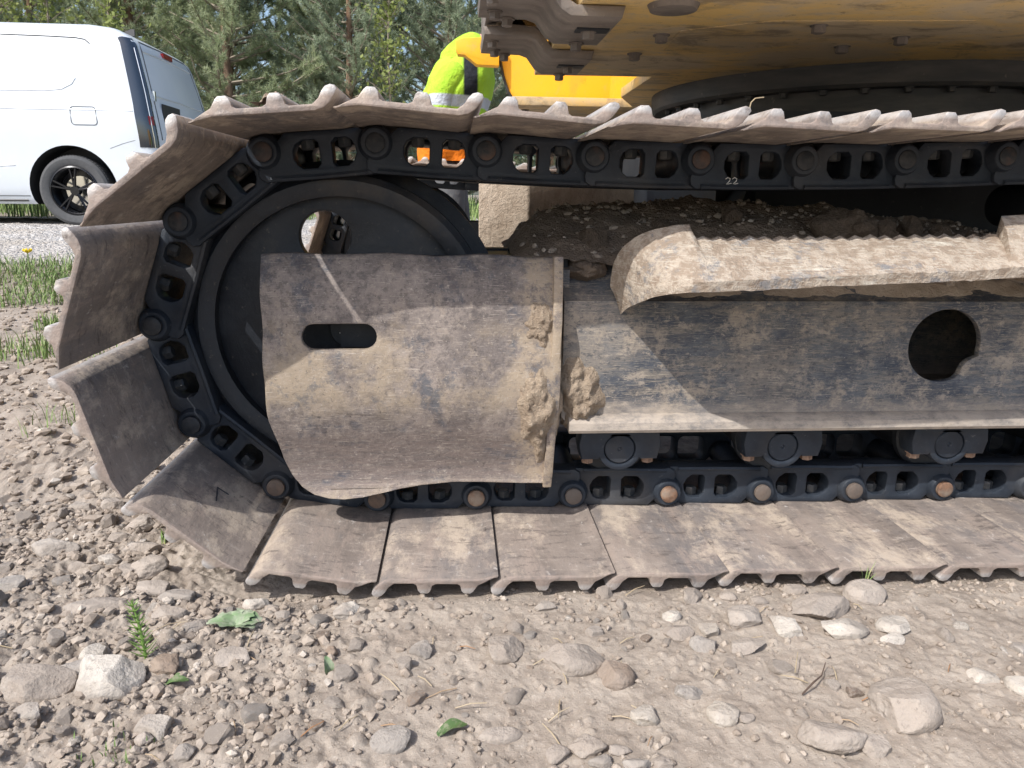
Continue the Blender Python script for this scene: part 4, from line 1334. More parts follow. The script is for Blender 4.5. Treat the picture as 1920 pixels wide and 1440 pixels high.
def leaf(name, base, tip, width, mat, parent, cup=.25, lobes=0, seed=0):
    base = Vector(base); tip = Vector(tip)
    d = tip - base; L_ = d.length; d.normalize()
    s_ = d.cross(Vector((0, 0, 1))).normalized(); up = s_.cross(d)
    nu, nv = 12, 7
    P = np.zeros((nu, nv, 3))
    for i_ in range(nu):
        t = i_ / (nu - 1)
        w_ = width * math.sin(math.pi * min(1, t * .92 + .06)) ** .7 * (1 + (.22 * math.cos(t * 6.28 * lobes) if lobes else 0))
        for j_ in range(nv):
            q = j_ / (nv - 1) * 2 - 1
            p = base + d * L_ * t + s_ * (w_ * q * .5) + up * (abs(q) * w_ * cup + .12 * L_ * math.sin(t * 3.1) + .03 * L_ * math.sin(t * 9 + q * 4 + seed))
            P[i_, j_] = p
    return link(bpy.data.objects.new(name, grid_mesh(name, P, mat, nu, nv)), parent)
cx0, cy0 = -.168, -.352; cz0 = gz(cx0, cy0)
cf = empty('coltsfoot_plant', (cx0, cy0, cz0)); tag(cf, 'low leafy plant with dusty broad leaves spread on the soil', 'plant')
for k, (a, L_, w_) in enumerate(((170, .044, .034), (60, .036, .036), (10, .040, .034), (115, .032, .030), (-25, .032, .026))):
    leaf('leaf', (0, 0, .008), (math.cos(R(a)) * L_, math.sin(R(a)) * L_ * .8, .010 + .006 * (k % 2)), w_, M['leaf_dusty'], cf, .12, 3, k)
lx, ly = -.016, -.470; lf = empty('seedling', (lx, ly, gz(lx, ly))); tag(lf, 'single upright seedling leaf in bare dirt', 'plant')
leaf('leaf', (0, 0, -.002), (-.003, .004, .024), .014, M['leaf_dusty'], lf, .3)
lx, ly = -.212, -.468; lf = empty('fallen_leaf', (lx, ly, gz(lx, ly))); tag(lf, 'crumpled green leaf lying beside the chalky white stone', 'leaf')
leaf('leaf', (-.016, 0, .002), (.014, .004, .004), .017, M['leaf'], lf, .2, 2)
lx, ly = .147, -.580; lf = empty('fallen_leaf', (lx, ly, gz(lx, ly) + .002)); tag(lf, 'smooth dark green leaf folded on the bare dirt', 'leaf')
leaf('leaf', (-.016, -.006, .000), (.020, .007, .003), .018, M['leaf'], lf, .22)

def blades(rg, n, cfn, h0, h1, w0, lean=.5):
    V = []; F = []
    for k in range(n):
        x, y, z = cfn(rg)
        h = rg.uniform(h0, h1); a = rg.uniform(0, 6.283); l = h * lean * rg.uniform(.2, 1.0)
        w_ = w0 * rg.uniform(.7, 1.2); sx_, sy_ = -math.sin(a) * w_ / 2, math.cos(a) * w_ / 2
        dx, dy = math.cos(a), math.sin(a); o = len(V)
        V += [(x - sx_, y - sy_, z - .005), (x + sx_, y + sy_, z - .005), (x + dx * l * .35 - sx_ * .8, y + dy * l * .35 - sy_ * .8, z + h * .6), (x + dx * l * .35 + sx_ * .8, y + dy * l * .35 + sy_ * .8, z + h * .6), (x + dx * l, y + dy * l, z + h)]
        F += [(o, o + 1, o + 3), (o, o + 3, o + 2), (o + 2, o + 3, o + 4)]
    return V, F
def tuft(name, x, y, n, spread, h0, h1, w0, label, cat='grass tuft', group=None):
    rg = random.Random(int((x * 7 + y * 3) * 1000) & 0xffff)
    V, F = blades(rg, n, lambda g: (g.gauss(0, spread), g.gauss(0, spread), 0), h0, h1, w0, .7)
    o = link(bpy.data.objects.new(name, tri_mesh(name, V, F, M['grass'])))
    o.location = (x, y, gz(x, y)); tag(o, label, cat, group)
    if n < 12: o['kind'] = 'stuff'
    return o
tuft('grass_tuft', -.388, -.035, 16, .004, .012, .026, .0035, 'small bright weed beside the tan slab under the shoe tip')
tuft('grass_tuft', -1.46, 1.52, 170, .085, .04, .12, .005, 'taller grass clump on the dirt nearest the wrapped shoes')
tuft('grass_tuft', -1.30, 1.55, 80, .06, .035, .10, .005, 'thin grass clump growing beside the taller clump')
tuft('grass_tuft', -1.62, 2.02, 90, .032, .03, .09, .005, 'lone grass clump between the verge and the taller clump')
tuft('grass_tuft', -.93, .70, 40, .05, .03, .08, .003, 'sparse pale grass blades in dirt behind the wrapped shoes')
tuft('grass_tuft', .83, -.283, 9, .0006, .03, .06, .002, 'few thin grass blades sprouting at the track edge')
tuft('grass_tuft', -.24, -.60, 30, .02, .008, .02, .002, 'tiny sprigs in the dirt below the chalky white stone')
def verge(rg):
    while True:
        x = rg.uniform(-4.6, -.9); y = rg.uniform(1.6, 5.2); s = slope_s(x, y)
        if 4.35 < s < 5.25 and rg.random() < .25 + float(vnoise(np.array(x * 2.3), np.array(y * 2.3), 4)) * 2.2 + .45: return x, y, float(base_z(x, y)) + .005
V, F = blades(random.Random(3), 6500, verge, .03, .085, .005, 1.1)
o = link(bpy.data.objects.new('grass', tri_mesh('grass', V, F, M['grass']))); tag(o, 'green grass verge between the dirt and the gravel road', 'grass', kind='stuff')
def behind(rg):
    x = rg.uniform(-14, 6); y = rg.uniform(8.2, 16); return x, y, float(base_z(x, y))
V, F = blades(random.Random(4), 26000, behind, .10, .38, .014, .7)
o = link(bpy.data.objects.new('grass', tri_mesh('grass', V, F, M['grass']))); tag(o, 'tall rough grass at the foot of the pines behind the van', 'grass', kind='stuff')
# dandelions
M['dandelion'] = plain('dandelion', (.75, .55, .02), .7)
for (x, y, h_, lab) in ((-2.18, 2.92, .16, 'yellow dandelion flower in the grass verge'), (-5.2, 8.7, .25, 'yellow dandelion flower behind the van')):
    d_ = empty('dandelion', (x, y, float(base_z(x, y)))); tag(d_, lab, 'flower')
    b = MB(); b.tube([(0, 0, 0), (.005, 0, h_)], .003, 5); b.obj('stalk', M['grass'], d_)
    b = MB()
    for q in range(26):
        a = q * 2.4; e = Vector((math.cos(a) * .022, math.sin(a) * .022, .012 + .004 * (q % 3)))
        b.tube([(0.005, 0, h_), Vector((.005, 0, h_)) + e], [.003, .0045], 4)
    b.obj('flower_head', M['dandelion'], d_)
# straws and twigs
rt = random.Random(9)
for k in range(46):
    if k < 10: x, y = [(.122, -.494), (.152, -.540), (.427, -.285), (.672, -.560), (.62, -.52), (.12, -.40), (.155, -.41), (-.40, -.30), (.30, -.50), (-.12, -.43)][k]
    else: x, y = rt.uniform(-.5, .95), rt.uniform(-.62, -.32)
    L_ = rt.uniform(.012, .045); a = rt.uniform(0, 6.28); z = gz(x, y) + .003
    b = MB(); e = Vector((math.cos(a) * L_, math.sin(a) * L_, rt.uniform(.001, .008)))
    b.tube([(0, 0, 0), e * .5 + Vector((0, 0, .003)), e], [.0007, .0008, .0005], 5)
    o = b.obj('straw', M['straw']); o.location = (x, y, z)
    tag(o, 'thin dry stalk lying on the dirt', 'straw', 'dry stalks on the dirt')
# thin root by the big rock
b = MB(); b.tube([(0, 0, 0), (.02, .012, .008), (.04, .03, .004), (.055, .05, .01)], [.0012, .0014, .001, .0006], 5)
o = b.obj('twig', plain('dark_twig', (.09, .06, .045), .9)); o.location = (.60, -.545, gz(.60, -.545) + .003); tag(o, 'thin dark root beside the big diamond-shaped rock', 'twig')
b = MB(); b.tube([(0, 0, 0), (.002, 0, .012), (.008, 0, .018), (.022, .002, .020)], .0009, 5)
o = b.obj('straw', M['straw']); o.location = (.60, -.19, .785); tag(o, 'bent pale straw standing on a top shoe', 'straw')

# ------------------------------------------------------------------ van
m = Mat('van_white', .22, spec=.5); n1 = m.tex(3, 4)
m.color(m.mix(m.step(n1, .4, .7), (.60, .645, .69), (.57, .615, .66))); m.rough(m.step(n1, .3, .7, .30, .42))
m.b.inputs['Coat Weight'].default_value = .25; m.b.inputs['Coat Roughness'].default_value = .05
M['van'] = m.m
m = Mat('van_glass', .05, spec=.8); m.color((.012, .020, .034)); m.b.inputs['Coat Weight'].default_value = 1.0; M['vglass'] = m.m
m = Mat('rubber', .85, spec=.25); n1 = m.tex(40, 3); m.color(m.mix(n1, (.06, .062, .066), (.11, .112, .115))); M['rubber'] = m.m
M['rim'] = plain('rim_black', (.02, .021, .024), .22, .5)
M['seam'] = plain('panel_seam', (.10, .11, .12), .7)
M['vplastic'] = plain('van_plastic', (.03, .031, .033), .55)
M['red_lens'] = plain('red_lens', (.22, .012, .012), .15)
M['plate_white'] = plain('plate_white', (.78, .78, .76), .4)
M['plate_blue'] = plain('plate_blue', (.012, .07, .36), .4)
M['ink'] = plain('plate_ink', (.015, .015, .018), .5)
M['chrome'] = plain('chrome', (.6, .62, .64), .15, 1.0)

VX, VY, VZ = -2.66, 6.18 + .925, .338            # rear end, centre line, ground
van = empty('van', (VX - 2.2, VY, VZ)); tag(van, 'white panel van parked on the gravel road with black wheels', 'van')
VI = Matrix.Translation((-(VX - 2.2), -VY, -VZ))
def vpart(o, p=None):
    if p is None: o.parent = van; o.matrix_parent_inverse = VI
    else: o.parent = p
    return o
def vtilt(z):                                   # how far the rear face leans forward with height
    t = .0
    if z > .75: t += .20 * ((z - .75) / 1.05) ** 1.5
    if z > 1.62: t += .25 * ((z - 1.62) / .2) ** 2
    if z < .60: t -= .045
    return t
ZP = [.20, .24, .34, .46, .56, .62, .72, .84, .98, 1.05, 1.09, 1.17, 1.28, 1.40, 1.52, 1.60, 1.66, 1.70, 1.74, 1.77, 1.795, 1.81, 1.82]
WP = [.840, .875, .900, .912, .916, .916, .922, .926, .928, .916, .905, .893, .876, .855, .830, .810, .792, .776, .748, .705, .60, .35, .0]
US = [0, .02, .05, .09, .15, .25, .4, .6, .8, 1.0, 1.2, 1.5, 1.8, 2.2, 2.6, 2.8, 3.0, 3.2, 3.4, 3.6, 3.8, 4.0, 4.2, 4.35, 4.45, 4.5]
def van_top(u):
    return float(np.interp(u, [0, .4, 2.5, 2.9, 3.2, 3.55, 3.9, 4.3, 4.5], [1.85, 1.875, 1.875, 1.80, 1.57, 1.16, 1.08, .92, .70]))
def wscale(u):
    return float(np.interp(u, [0, .02, .05, .09, .15, .25, 3.6, 4.2, 4.4, 4.5], [.905, .945, .972, .987, .996, 1.0, 1.0, .95, .87, .72]))
def vsurf(u, z, side=-1, off=0.0):
    """point of the body shell: u metres ahead of the rear, z above ground"""
    w_ = float(np.interp(z, ZP, WP)) * wscale(u)
    t = van_top(u); zz = .2 + (z - .2) * (t - .2) / 1.62
    x = u + max(0, 1 - u / .9) * vtilt(z)
    return Vector((VX - x, VY + side * (w_ + off), VZ + zz))
vs = []; npz = len(ZP)
for u_ in US:
    for s_ in (-1, 1):
        for z_ in ZP: vs.append(vsurf(u_, z_, s_))
fs = []
for i in range(len(US) - 1):
    for s_ in (0, 1):
        for j in range(npz - 1):
            a = i * 2 * npz + s_ * npz + j
            fs.append((a, a + 1, a + 2 * npz + 1, a + 2 * npz))
    a = i * 2 * npz
    fs.append((a, a + 2 * npz, a + 3 * npz, a + npz))
for i in (0, len(US) - 1):
    for j in range(npz - 1):
        a = i * 2 * npz + j
        fs.append((a, a + npz, a + npz + 1, a + 1))
b = MB(); b.add(vs, fs)
me = b.mesh('body', [M['van'], M['vplastic']])
bm = bmesh.new(); bm.from_mesh(me); bmesh.ops.remove_doubles(bm, verts=bm.verts, dist=1e-4)
bmesh.ops.recalc_face_normals(bm, faces=bm.faces); bm.to_mesh(me); bm.free()
body = link(bpy.data.objects.new('body', me))
WHEELX = (-3.46, -6.215)
cut = MB()
for wx in WHEELX:
    for s_ in (-1, 1):
        cut.cyl((wx, VY + s_ * 1.2, VZ + .335), (wx, VY + s_ * .60, VZ + .335), .405, n=48)
co = cut.obj('cutter', M['vplastic'])
mod = body.modifiers.new('arch', 'BOOLEAN'); mod.object = co; mod.operation = 'DIFFERENCE'; mod.solver = 'EXACT'
dg = bpy.context.evaluated_depsgraph_get()
me2 = bpy.data.meshes.new_from_object(body.evaluated_get(dg))
body.modifiers.clear(); body.data = me2
bpy.data.objects.remove(co)
me2.materials.clear(); me2.materials.append(M['van']); me2.materials.append(M['vplastic'])
for p in me2.polygons:
    c_ = p.center; p.material_index = 0
    for wx in WHEELX:
        if math.hypot(c_.x - wx, c_.z - VZ - .335) < .41 and abs(c_.y - VY) < .935 and math.hypot(p.normal.x, p.normal.z) > .5 and abs(p.normal.y) < .6: p.material_index = 1
        if math.hypot(c_.x - wx, c_.z - VZ - .335) < .40 and abs(c_.y - VY) < .62: p.material_index = 1
    if c_.z < VZ + .215: p.material_index = 1
smooth(me2, 32)
vpart(body)
def vline(name, pts, r, mat, side=-1, off=.0, parent=None):
    b = MB(); b.tube([vsurf(u_, z_, side, off) for u_, z_ in pts], r, 6)
    return vpart(b.obj(name, mat), body)
def vpatch(name, us, zlo, zhi, mat, side=-1, off=.004, nz=14, thick=.012):
    P = []; 
    nu = len(us)
    for u_ in us:
        for k in range(nz):
            z_ = zlo(u_) + (zhi(u_) - zlo(u_)) * k / (nz - 1)
            P.append(vsurf(u_, z_, side, off))
    P2 = [vsurf(us[i // nz], zlo(us[i // nz]) + (zhi(us[i // nz]) - zlo(us[i // nz])) * (i % nz) / (nz - 1), side, off - thick) for i in range(nu * nz)]
    b = MB(); n_ = nu * nz; f = []
    for i in range(nu - 1):
        for j in range(nz - 1):
            a = i * nz + j
            f.append((a, a + 1, a + nz + 1, a + nz)); f.append((n_ + a, n_ + a + nz, n_ + a + nz + 1, n_ + a + 1))
    for i in range(nu - 1):
        for j in (0, nz - 1):
            a = i * nz + j; f.append((a, a + nz, n_ + a + nz, n_ + a))
    for i in (0, nu - 1):
        for j in range(nz - 1):
            a = i * nz + j; f.append((a, a + 1, n_ + a + 1, n_ + a))
    b.add(P + P2, f)
    return vpart(b.obj(name, mat, None, 40), body)
# upper door-rail groove, crease lines, sill
vline('roof_rail_groove', [(3.1, 1.655), (2.4, 1.665), (1.6, 1.665), (.9, 1.655), (.62, 1.648), (.52, 1.635), (.475, 1.60)], .006, M['seam'], off=.001)
vline('body_crease', [(3.0, 1.03), (2.2, 1.035), (1.2, 1.03), (.6, 1.03), (.16, 1.035)], .010, M['van'], off=-.004)
vline('pressed_edge', [(2.4, 1.19), (1.6, 1.185), (.95, 1.19), (.80, 1.205), (.70, 1.25), (.66, 1.30)], .007, M['van'], off=-.001)
vline('lower_crease', [(2.1, .52), (1.6, .53), (1.30, .545)], .012, M['van'], off=-.006)
vline('sill', [(2.35, .235), (1.8, .232), (1.25, .235)], .014, M['vplastic'], off=-.004)
vline('sill_edge', [(2.35, .275), (1.8, .272), (1.22, .275)], .005, M['seam'], off=.0)
vline('bumper_seam', [(.42, .70), (.30, .745), (.2, .775), (.05, .80), (.0, .805)], .0018, M['seam'], off=.001)
fl = [(u_, z_) for u_, z_ in rrect(.50, .735, .90, 1.055, .03, 4)]
vline('fuel_flap', fl + [fl[0]], .004, M['seam'], off=.001)
# dark corner glass and lamp
for s_ in (-1, 1):
    lamp = vpatch('tail_lamp', [.0, .012, .025, .05, .08, .115, .145], lambda u_: .72, lambda u_: 1.69 - .4 * max(0, u_ - .10), M['vglass'], s_, .005, 22)
    if s_ < 0:
        lamp['label'] = 'tall dark tail lamp on the rear corner'
        b = MB(); b.tube([vsurf(.02, z_, -1, .008) for z_ in (.72, .80, .92, 1.05, 1.2, 1.4, 1.6)], .004, 5)
        vpart(b.obj('lamp_divider', M['chrome']), lamp)
        vpatch('lamp_lens', [.004, .02, .035], lambda u_: .92, lambda u_: 1.00, M['red_lens'], -1, .008, 5)
# tailgate details on the rear face: y across, z up
def rearp(yy, z_, off=.0):
    p = vsurf(0, z_, -1)
    return Vector((p.x + off, VY + yy, VZ + .2 + (z_ - .2) * (van_top(0) - .2) / 1.62))
tg = MB(); tg.tube([rearp(-.74, .80, .001), rearp(-.745, 1.0, .001), rearp(-.735, 1.2, .001), rearp(-.70, 1.42, .001), rearp(-.66, 1.60, .001), rearp(-.60, 1.68, .001), rearp(0, 1.70, .001), rearp(.60, 1.68, .001), rearp(.66, 1.60, .001), rearp(.735, 1.2, .001), rearp(.745, 1.0, .001), rearp(.74, .80, .001)], .007, 6)
tailgate = vpart(tg.obj('tailgate', M['seam']))
tg = MB(); tg.tube([rearp(-.64, 1.59), rearp(-.3, 1.60), rearp(.3, 1.60), rearp(.64, 1.59)], .010, 6); vpart(tg.obj('panel_edge', M['van']), tailgate)
tg = MB(); tg.tube([rearp(-.66, 1.20), rearp(0, 1.21), rearp(.66, 1.20)], .010, 6); vpart(tg.obj('panel_edge', M['van']), tailgate)
tg = MB(); tg.box(rearp(0.02, 1.645, .004), (.03, .24, .045)); vpart(tg.obj('brake_light', M['red_lens']), tailgate)
tg = MB(); tg.box(rearp(-.735, 1.19, .012), (.03, .03, .09)); vpart(tg.obj('hinge', M['chrome']), tailgate)
tg = MB(); tg.box(rearp(-.36, 1.045, .004), (.012, .46, .19)); rec = vpart(tg.obj('plate_recess', M['vplastic']), tailgate)
tg = MB(); tg.box(rearp(-.36, 1.115, .012), (.012, .44, .036)); vpart(tg.obj('handle_bar', M['van']), tailgate)
tg = MB(); tg.box(rearp(-.19, 1.000, .016), (.006, .52, .10)); pl = vpart(tg.obj('number_plate', M['plate_white'])); pl['label'] = 'white number plate with a blue band'
tg = MB(); tg.box(rearp(-.426, 1.005, .0185), (.006, .048, .109)); vpart(tg.obj('blue_band', M['plate_blue']), pl)
cu = bpy.data.curves.new('txt', 'FONT'); cu.body = '930'; cu.size = .108; cu.extrude = .0008; cu.space_character = 1.05
to = bpy.data.objects.new('txt', cu); COL.objects.link(to)
dg = bpy.context.evaluated_depsgraph_get()
tme = bpy.data.meshes.new_from_object(to.evaluated_get(dg)); bpy.data.objects.remove(to)
org = rearp(-.395, 1.005, .0205)
for v in tme.vertices: v.co = (org.x + v.co.z, org.y + v.co.x * .82, org.z + v.co.y - .037)
set_mat(tme, M['ink']); vpart(link(bpy.data.objects.new('plate_number', tme)), pl)
tg = MB(); tg.box((VX + .02, VY, VZ + .48), (.10, 1.66, .20)); bp = vpart(tg.obj('rear_bumper', M['van'], None, 30))
mo = bp.modifiers.new('b', 'BEVEL'); mo.width = .04; mo.segments = 3
# antenna fin
tg = MB(); p = vsurf(.55, 1.82)
tg.add([(VX - .62, VY - .02, VZ + 1.865), (VX - .62, VY + .02, VZ + 1.865), (VX - .44, VY + .016, VZ + 1.865), (VX - .44, VY - .016, VZ + 1.865), (VX - .47, VY - .005, VZ + 1.935), (VX - .47, VY + .005, VZ + 1.935), (VX - .44, VY - .005, VZ + 1.93), (VX - .44, VY + .005, VZ + 1.93)],
       [(0, 4, 5, 1), (0, 3, 6, 4), (1, 5, 7, 2), (3, 2, 7, 6), (4, 6, 7, 5), (0, 1, 2, 3)])
vpart(tg.obj('antenna', M['vplastic'], None, 30))
# front glass band, simple (outside the frame)
vpatch('side_window', [2.55, 2.7, 2.9, 3.05, 3.2], lambda u_: 1.10, lambda u_: 1.58, M['vglass'], -1, .004, 8)
# wheels
for wx in WHEELX:
    for s_ in (-1, 1):
        yo = VY + s_ * .915; yi = VY + s_ * .70
        b = MB(); b.lathe_y([(.225, yi), (.300, yi), (.322, yi + s_ * .03), (.327, yi + s_ * .06), (.327, yo - s_ * .05), (.320, yo - s_ * .018), (.295, yo), (.245, yo - s_ * .004), (.225, yo - s_ * .02)], (wx, VZ + .327), 56)
        for q in range(70):
            a = q * 6.283 / 70
            b.box((wx + .3275 * math.cos(a), (yo + yi) / 2, VZ + .327 + .3275 * math.sin(a)), (.004, .14, .014), Matrix.Rotation(-a, 3, 'Y'))
        wh = vpart(b.obj('wheel', M['rubber'], None, 35))
        b = MB(); b.lathe_y([(.228, yi), (.228, yo - s_ * .012), (.215, yo - s_ * .006), (.208, yo - s_ * .02), (.205, yi)], (wx, VZ + .327), 48)
        b.cyl((wx, yo - s_ * .05, VZ + .327), (wx, yo - s_ * .012, VZ + .327), .05, .042, 24)
        b.lathe_y([(.01, yi + s_ * .03), (.20, yi + s_ * .03), (.20, yi + s_ * .04), (.01, yi + s_ * .04)], (wx, VZ + .327), 32)
        rim = vpart(b.obj('rim', M['rim'], None, 35), wh)
        for q in range(5):
            for d_ in (-.13, .13):
                a = q * 6.283 / 5 + .3
                p0 = Vector((wx + .04 * math.cos(a), yo - s_ * .022, VZ + .327 + .04 * math.sin(a)))
                p1 = Vector((wx + .21 * math.cos(a + d_), yo - s_ * .014, VZ + .327 + .21 * math.sin(a + d_)))
                b = MB(); b.tube([p0, p0.lerp(p1, .5), p1], [.014, .011, .010], 5); vpart(b.obj('spoke', M['rim'], None, 40), wh)
        b = MB(); b.cyl((wx, yi + s_ * .05, VZ + .327), (wx, yi + s_ * .07, VZ + .327), .14, n=32); vpart(b.obj('brake_disc', M['chrome']), wh)

# ------------------------------------------------------------------ person
m = Mat('hi_vis_jacket', .75, spec=.2)
x, y, z = m.xyz(); n1 = m.tex(9, 4); n2 = m.tex(40, 3, off=3)
c = m.mix(m.step(n1, .35, .65), (.33, .56, .035), (.42, .68, .055))
c = m.mix(m.step(z, 1.00, .99), c, (.80, .20, .015))
c = m.mix(m.math('MULTIPLY', m.band(x, .205, .285, .006), m.band(z, 1.01, 1.415, .01)), c, (.018, .020, .026))
c = m.mix(m.band(z, 1.135, 1.195, .004), c, (.48, .52, .58))
m.color(c); m.bump(m.math('ADD', n1, n2), .5, .02)
M['jacket'] = m.m
m = Mat('grey_trousers', .85, spec=.2); n1 = m.tex(14, 4); m.color(m.mix(n1, (.085, .088, .095), (.17, .172, .18))); m.bump(n1, .6, .02); M['trousers'] = m.m
M['skin'] = plain('skin', (.52, .30, .22), .55)
M['hair'] = plain('dark_hair', (.02, .018, .018), .7)
M['boot'] = plain('boot', (.035, .028, .022), .7)
def skin_mesh(name, verts, edges, radii, mat, root=0, sub=2):
    me = bpy.data.meshes.new(name); me.from_pydata(verts, edges, []); me.update()
    o = bpy.data.objects.new(name, me); COL.objects.link(o)
    o.modifiers.new('skin', 'SKIN')
    if not me.skin_vertices: me.skin_vertices.new()
    for i_, r_ in enumerate(radii):
        sv = me.skin_vertices[0].data[i_]
        sv.radius = r_ if hasattr(r_, '__len__') else (r_, r_); sv.use_root = (i_ == root)
    s_ = o.modifiers.new('sub', 'SUBSURF'); s_.levels = sub; s_.render_levels = sub
    dg = bpy.context.evaluated_depsgraph_get()
    out = bpy.data.meshes.new_from_object(o.evaluated_get(dg))
    bpy.data.objects.remove(o)
    out.name = name; set_mat(out, mat); smooth(out)
    return out
PX, PY = .0, 3.2
PG = float(base_z(.1, PY))
per = empty('person', (.10, PY, PG)); tag(per, 'person in a lime hooded work jacket and grey trousers bending over behind the excavator', 'person')
PI = Matrix.Translation((-.10, -PY, -PG))
def pp(o, p=None):
    o.parent = per; o.matrix_parent_inverse = PI; return o
Bv = [(.10, 3.2, .93), (.10, 3.2, 1.05), (.15, 3.2, 1.22), (.22, 3.2, 1.37), (.275, 3.2, 1.435), (.325, 3.2, 1.475), (.36, 3.2, 1.50),      # pelvis..head
      (.09, 3.10, .88), (.13, 3.09, .50), (.09, 3.09, PG + .09), (.17, 3.08, PG + .03),                                                      # near leg
      (.10, 3.30, .88), (.17, 3.31, .50), (.12, 3.31, PG + .09), (.20, 3.32, PG + .03),                                                      # far leg
      (.20, 3.03, 1.36), (.06, 3.0, 1.12), (.30, 3.0, 1.0), (.47, 3.01, 1.01),                                                            # near arm
      (.20, 3.37, 1.36), (.06, 3.40, 1.12), (.30, 3.40, 1.0), (.47, 3.39, 1.01)]                                                           # far arm
Be = [(0, 1), (1, 2), (2, 3), (3, 4), (4, 5), (5, 6), (0, 7), (7, 8), (8, 9), (9, 10), (0, 11), (11, 12), (12, 13), (13, 14), (3, 15), (15, 16), (16, 17), (17, 18), (3, 19), (19, 20), (20, 21), (21, 22)]
Br = [.13, .10, .10, .09, .06, .08, .095, .085, .06, .045, .04, .085, .06, .045, .04, .045, .042, .035, .03, .045, .042, .035, .03]
pb = pp(link(bpy.data.objects.new('body', skin_mesh('body', Bv, Be, Br, M['skin']))))
def loft(name, st, mat, n=28, fold=.010, seed=0):
    V = []; F = []
    for (z_, xc, yc, rx, ry) in st:
        for k in range(n):
            a = 2 * math.pi * k / n
            q = 1 + fold / max(rx, .05) * float(mnoise.noise(Vector((math.cos(a) * 2.2, math.sin(a) * 2.2, z_ * 9 + seed)))) 
            V.append((xc + rx * q * math.cos(a), yc + ry * q * math.sin(a), z_))
    m_ = len(st)
    for i_ in range(m_ - 1):
        for k in range(n): F.append((i_ * n + k, i_ * n + (k + 1) % n, (i_ + 1) * n + (k + 1) % n, (i_ + 1) * n + k))
    F.append(tuple(range(n - 1, -1, -1))); F.append(tuple(range((m_ - 1) * n, m_ * n)))
    b = MB(); b.add(V, F)
    return pp(b.obj(name, mat, None, 60))
def dense(st, k=5):
    zs = np.linspace(st[0][0], st[-1][0], len(st) * k); A = np.array(st)
    return [tuple([z_] + [float(np.interp(z_, A[:, 0], A[:, c_])) for c_ in range(1, 5)]) for z_ in zs]
loft('jacket', dense([(.85, .13, 3.2, .185, .21), (.93, .13, 3.2, .195, .22), (.98, .13, 3.2, .20, .225), (1.05, .135, 3.2, .20, .225), (1.2, .16, 3.2, .20, .235), (1.30, .195, 3.2, .185, .235), (1.39, .228, 3.2, .160, .20), (1.43, .24, 3.2, .14, .15), (1.47, .252, 3.2, .12, .11)]), M['jacket'], 44, .028)
loft('hood', dense([(1.40, .205, 3.2, .135, .15), (1.44, .210, 3.2, .130, .145), (1.48, .228, 3.2, .112, .125), (1.515, .245, 3.2, .085, .10), (1.54, .255, 3.2, .052, .07), (1.553, .255, 3.2, .022, .03)]), M['jacket'], 30, .006, 4)
for (yy, s_, lab) in ((3.0, -1, 'sleeve'), (3.40, 1, 'sleeve')):
    jv = [(.20, yy + .03 * -s_, 1.36), (.10, yy, 1.25), (.055, yy - .01, 1.13), (.12, yy, 1.03), (.27, yy, .99), (.40, yy, 1.0)]
    pp(link(bpy.data.objects.new('sleeve', skin_mesh('sleeve', jv, [(0, 1), (1, 2), (2, 3), (3, 4), (4, 5)], [.085, .082, .078, .07, .06, .052], M['jacket']))))
tv = [(.10, 3.2, .93), (.10, 3.2, .88), (.10, 3.11, .78), (.135, 3.10, .50), (.09, 3.09, PG + .10), (.11, 3.29, .78), (.175, 3.31, .50), (.125, 3.31, PG + .10)]
pp(link(bpy.data.objects.new('trousers', skin_mesh('trousers', tv, [(0, 1), (1, 2), (2, 3), (3, 4), (1, 5), (5, 6), (6, 7)], [(.165, .19), (.16, .18), .115, .085, .075, .115, .085, .075], M['trousers']))))
for s_, yy, xx in ((0, 3.09, .09), (1, 3.31, .125)):
    bv = [(xx, yy, PG + .16), (xx + .005, yy, PG + .06), (xx + .09, yy, PG + .045), (xx + .17, yy, PG + .035)]
    pp(link(bpy.data.objects.new('boot', skin_mesh('boot', bv, [(0, 1), (1, 2), (2, 3)], [.065, .055, .05, .035], M['boot']))))
hv = [(.335, 3.2, 1.555), (.37, 3.2, 1.555), (.40, 3.2, 1.52)]
pp(link(bpy.data.objects.new('hair', skin_mesh('hair', hv, [(0, 1), (1, 2)], [.075, .085, .06], M['hair']))))
for hx_, hy_ in ((.47, 3.01), (.47, 3.39)):
    hv = [(hx_, hy_, 1.02), (hx_ + .045, hy_, 1.005)]; he = [(0, 1)]; hr = [.026, (.018, .036)]
    for q in range(4):
        o_ = len(hv); yy = hy_ - .03 + .02 * q
        hv += [(hx_ + .085, yy, .995), (hx_ + .11, yy, .975)]; he += [(1, o_), (o_, o_ + 1)]; hr += [.009, .008]
    o_ = len(hv); hv += [(hx_ + .03, hy_ - .045, .985), (hx_ + .055, hy_ - .05, .965)]; he += [(0, o_), (o_, o_ + 1)]; hr += [.010, .009]
    pp(link(bpy.data.objects.new('hand', skin_mesh('hand', hv, he, hr, M['skin']))))
# face: nose, eyes, mouth on the bowed head (hidden behind the bracket from here)
b = MB(); fx, fz = .452, 1.465
b.cyl((fx - .02, 3.2, fz + .005), (fx + .012, 3.2, fz - .018), .014, .008, 8); pp(b.obj('nose', M['skin'], None, 40))
for yy in (3.165, 3.235):
    b = MB(); b.lathe_y([(.0001, yy - .01), (.009, yy - .005), (.011, yy), (.009, yy + .005), (.0001, yy + .01)], (fx - .010, fz + .018), 12, close=False); pp(b.obj('eye', M['plate_white'], None, 40))

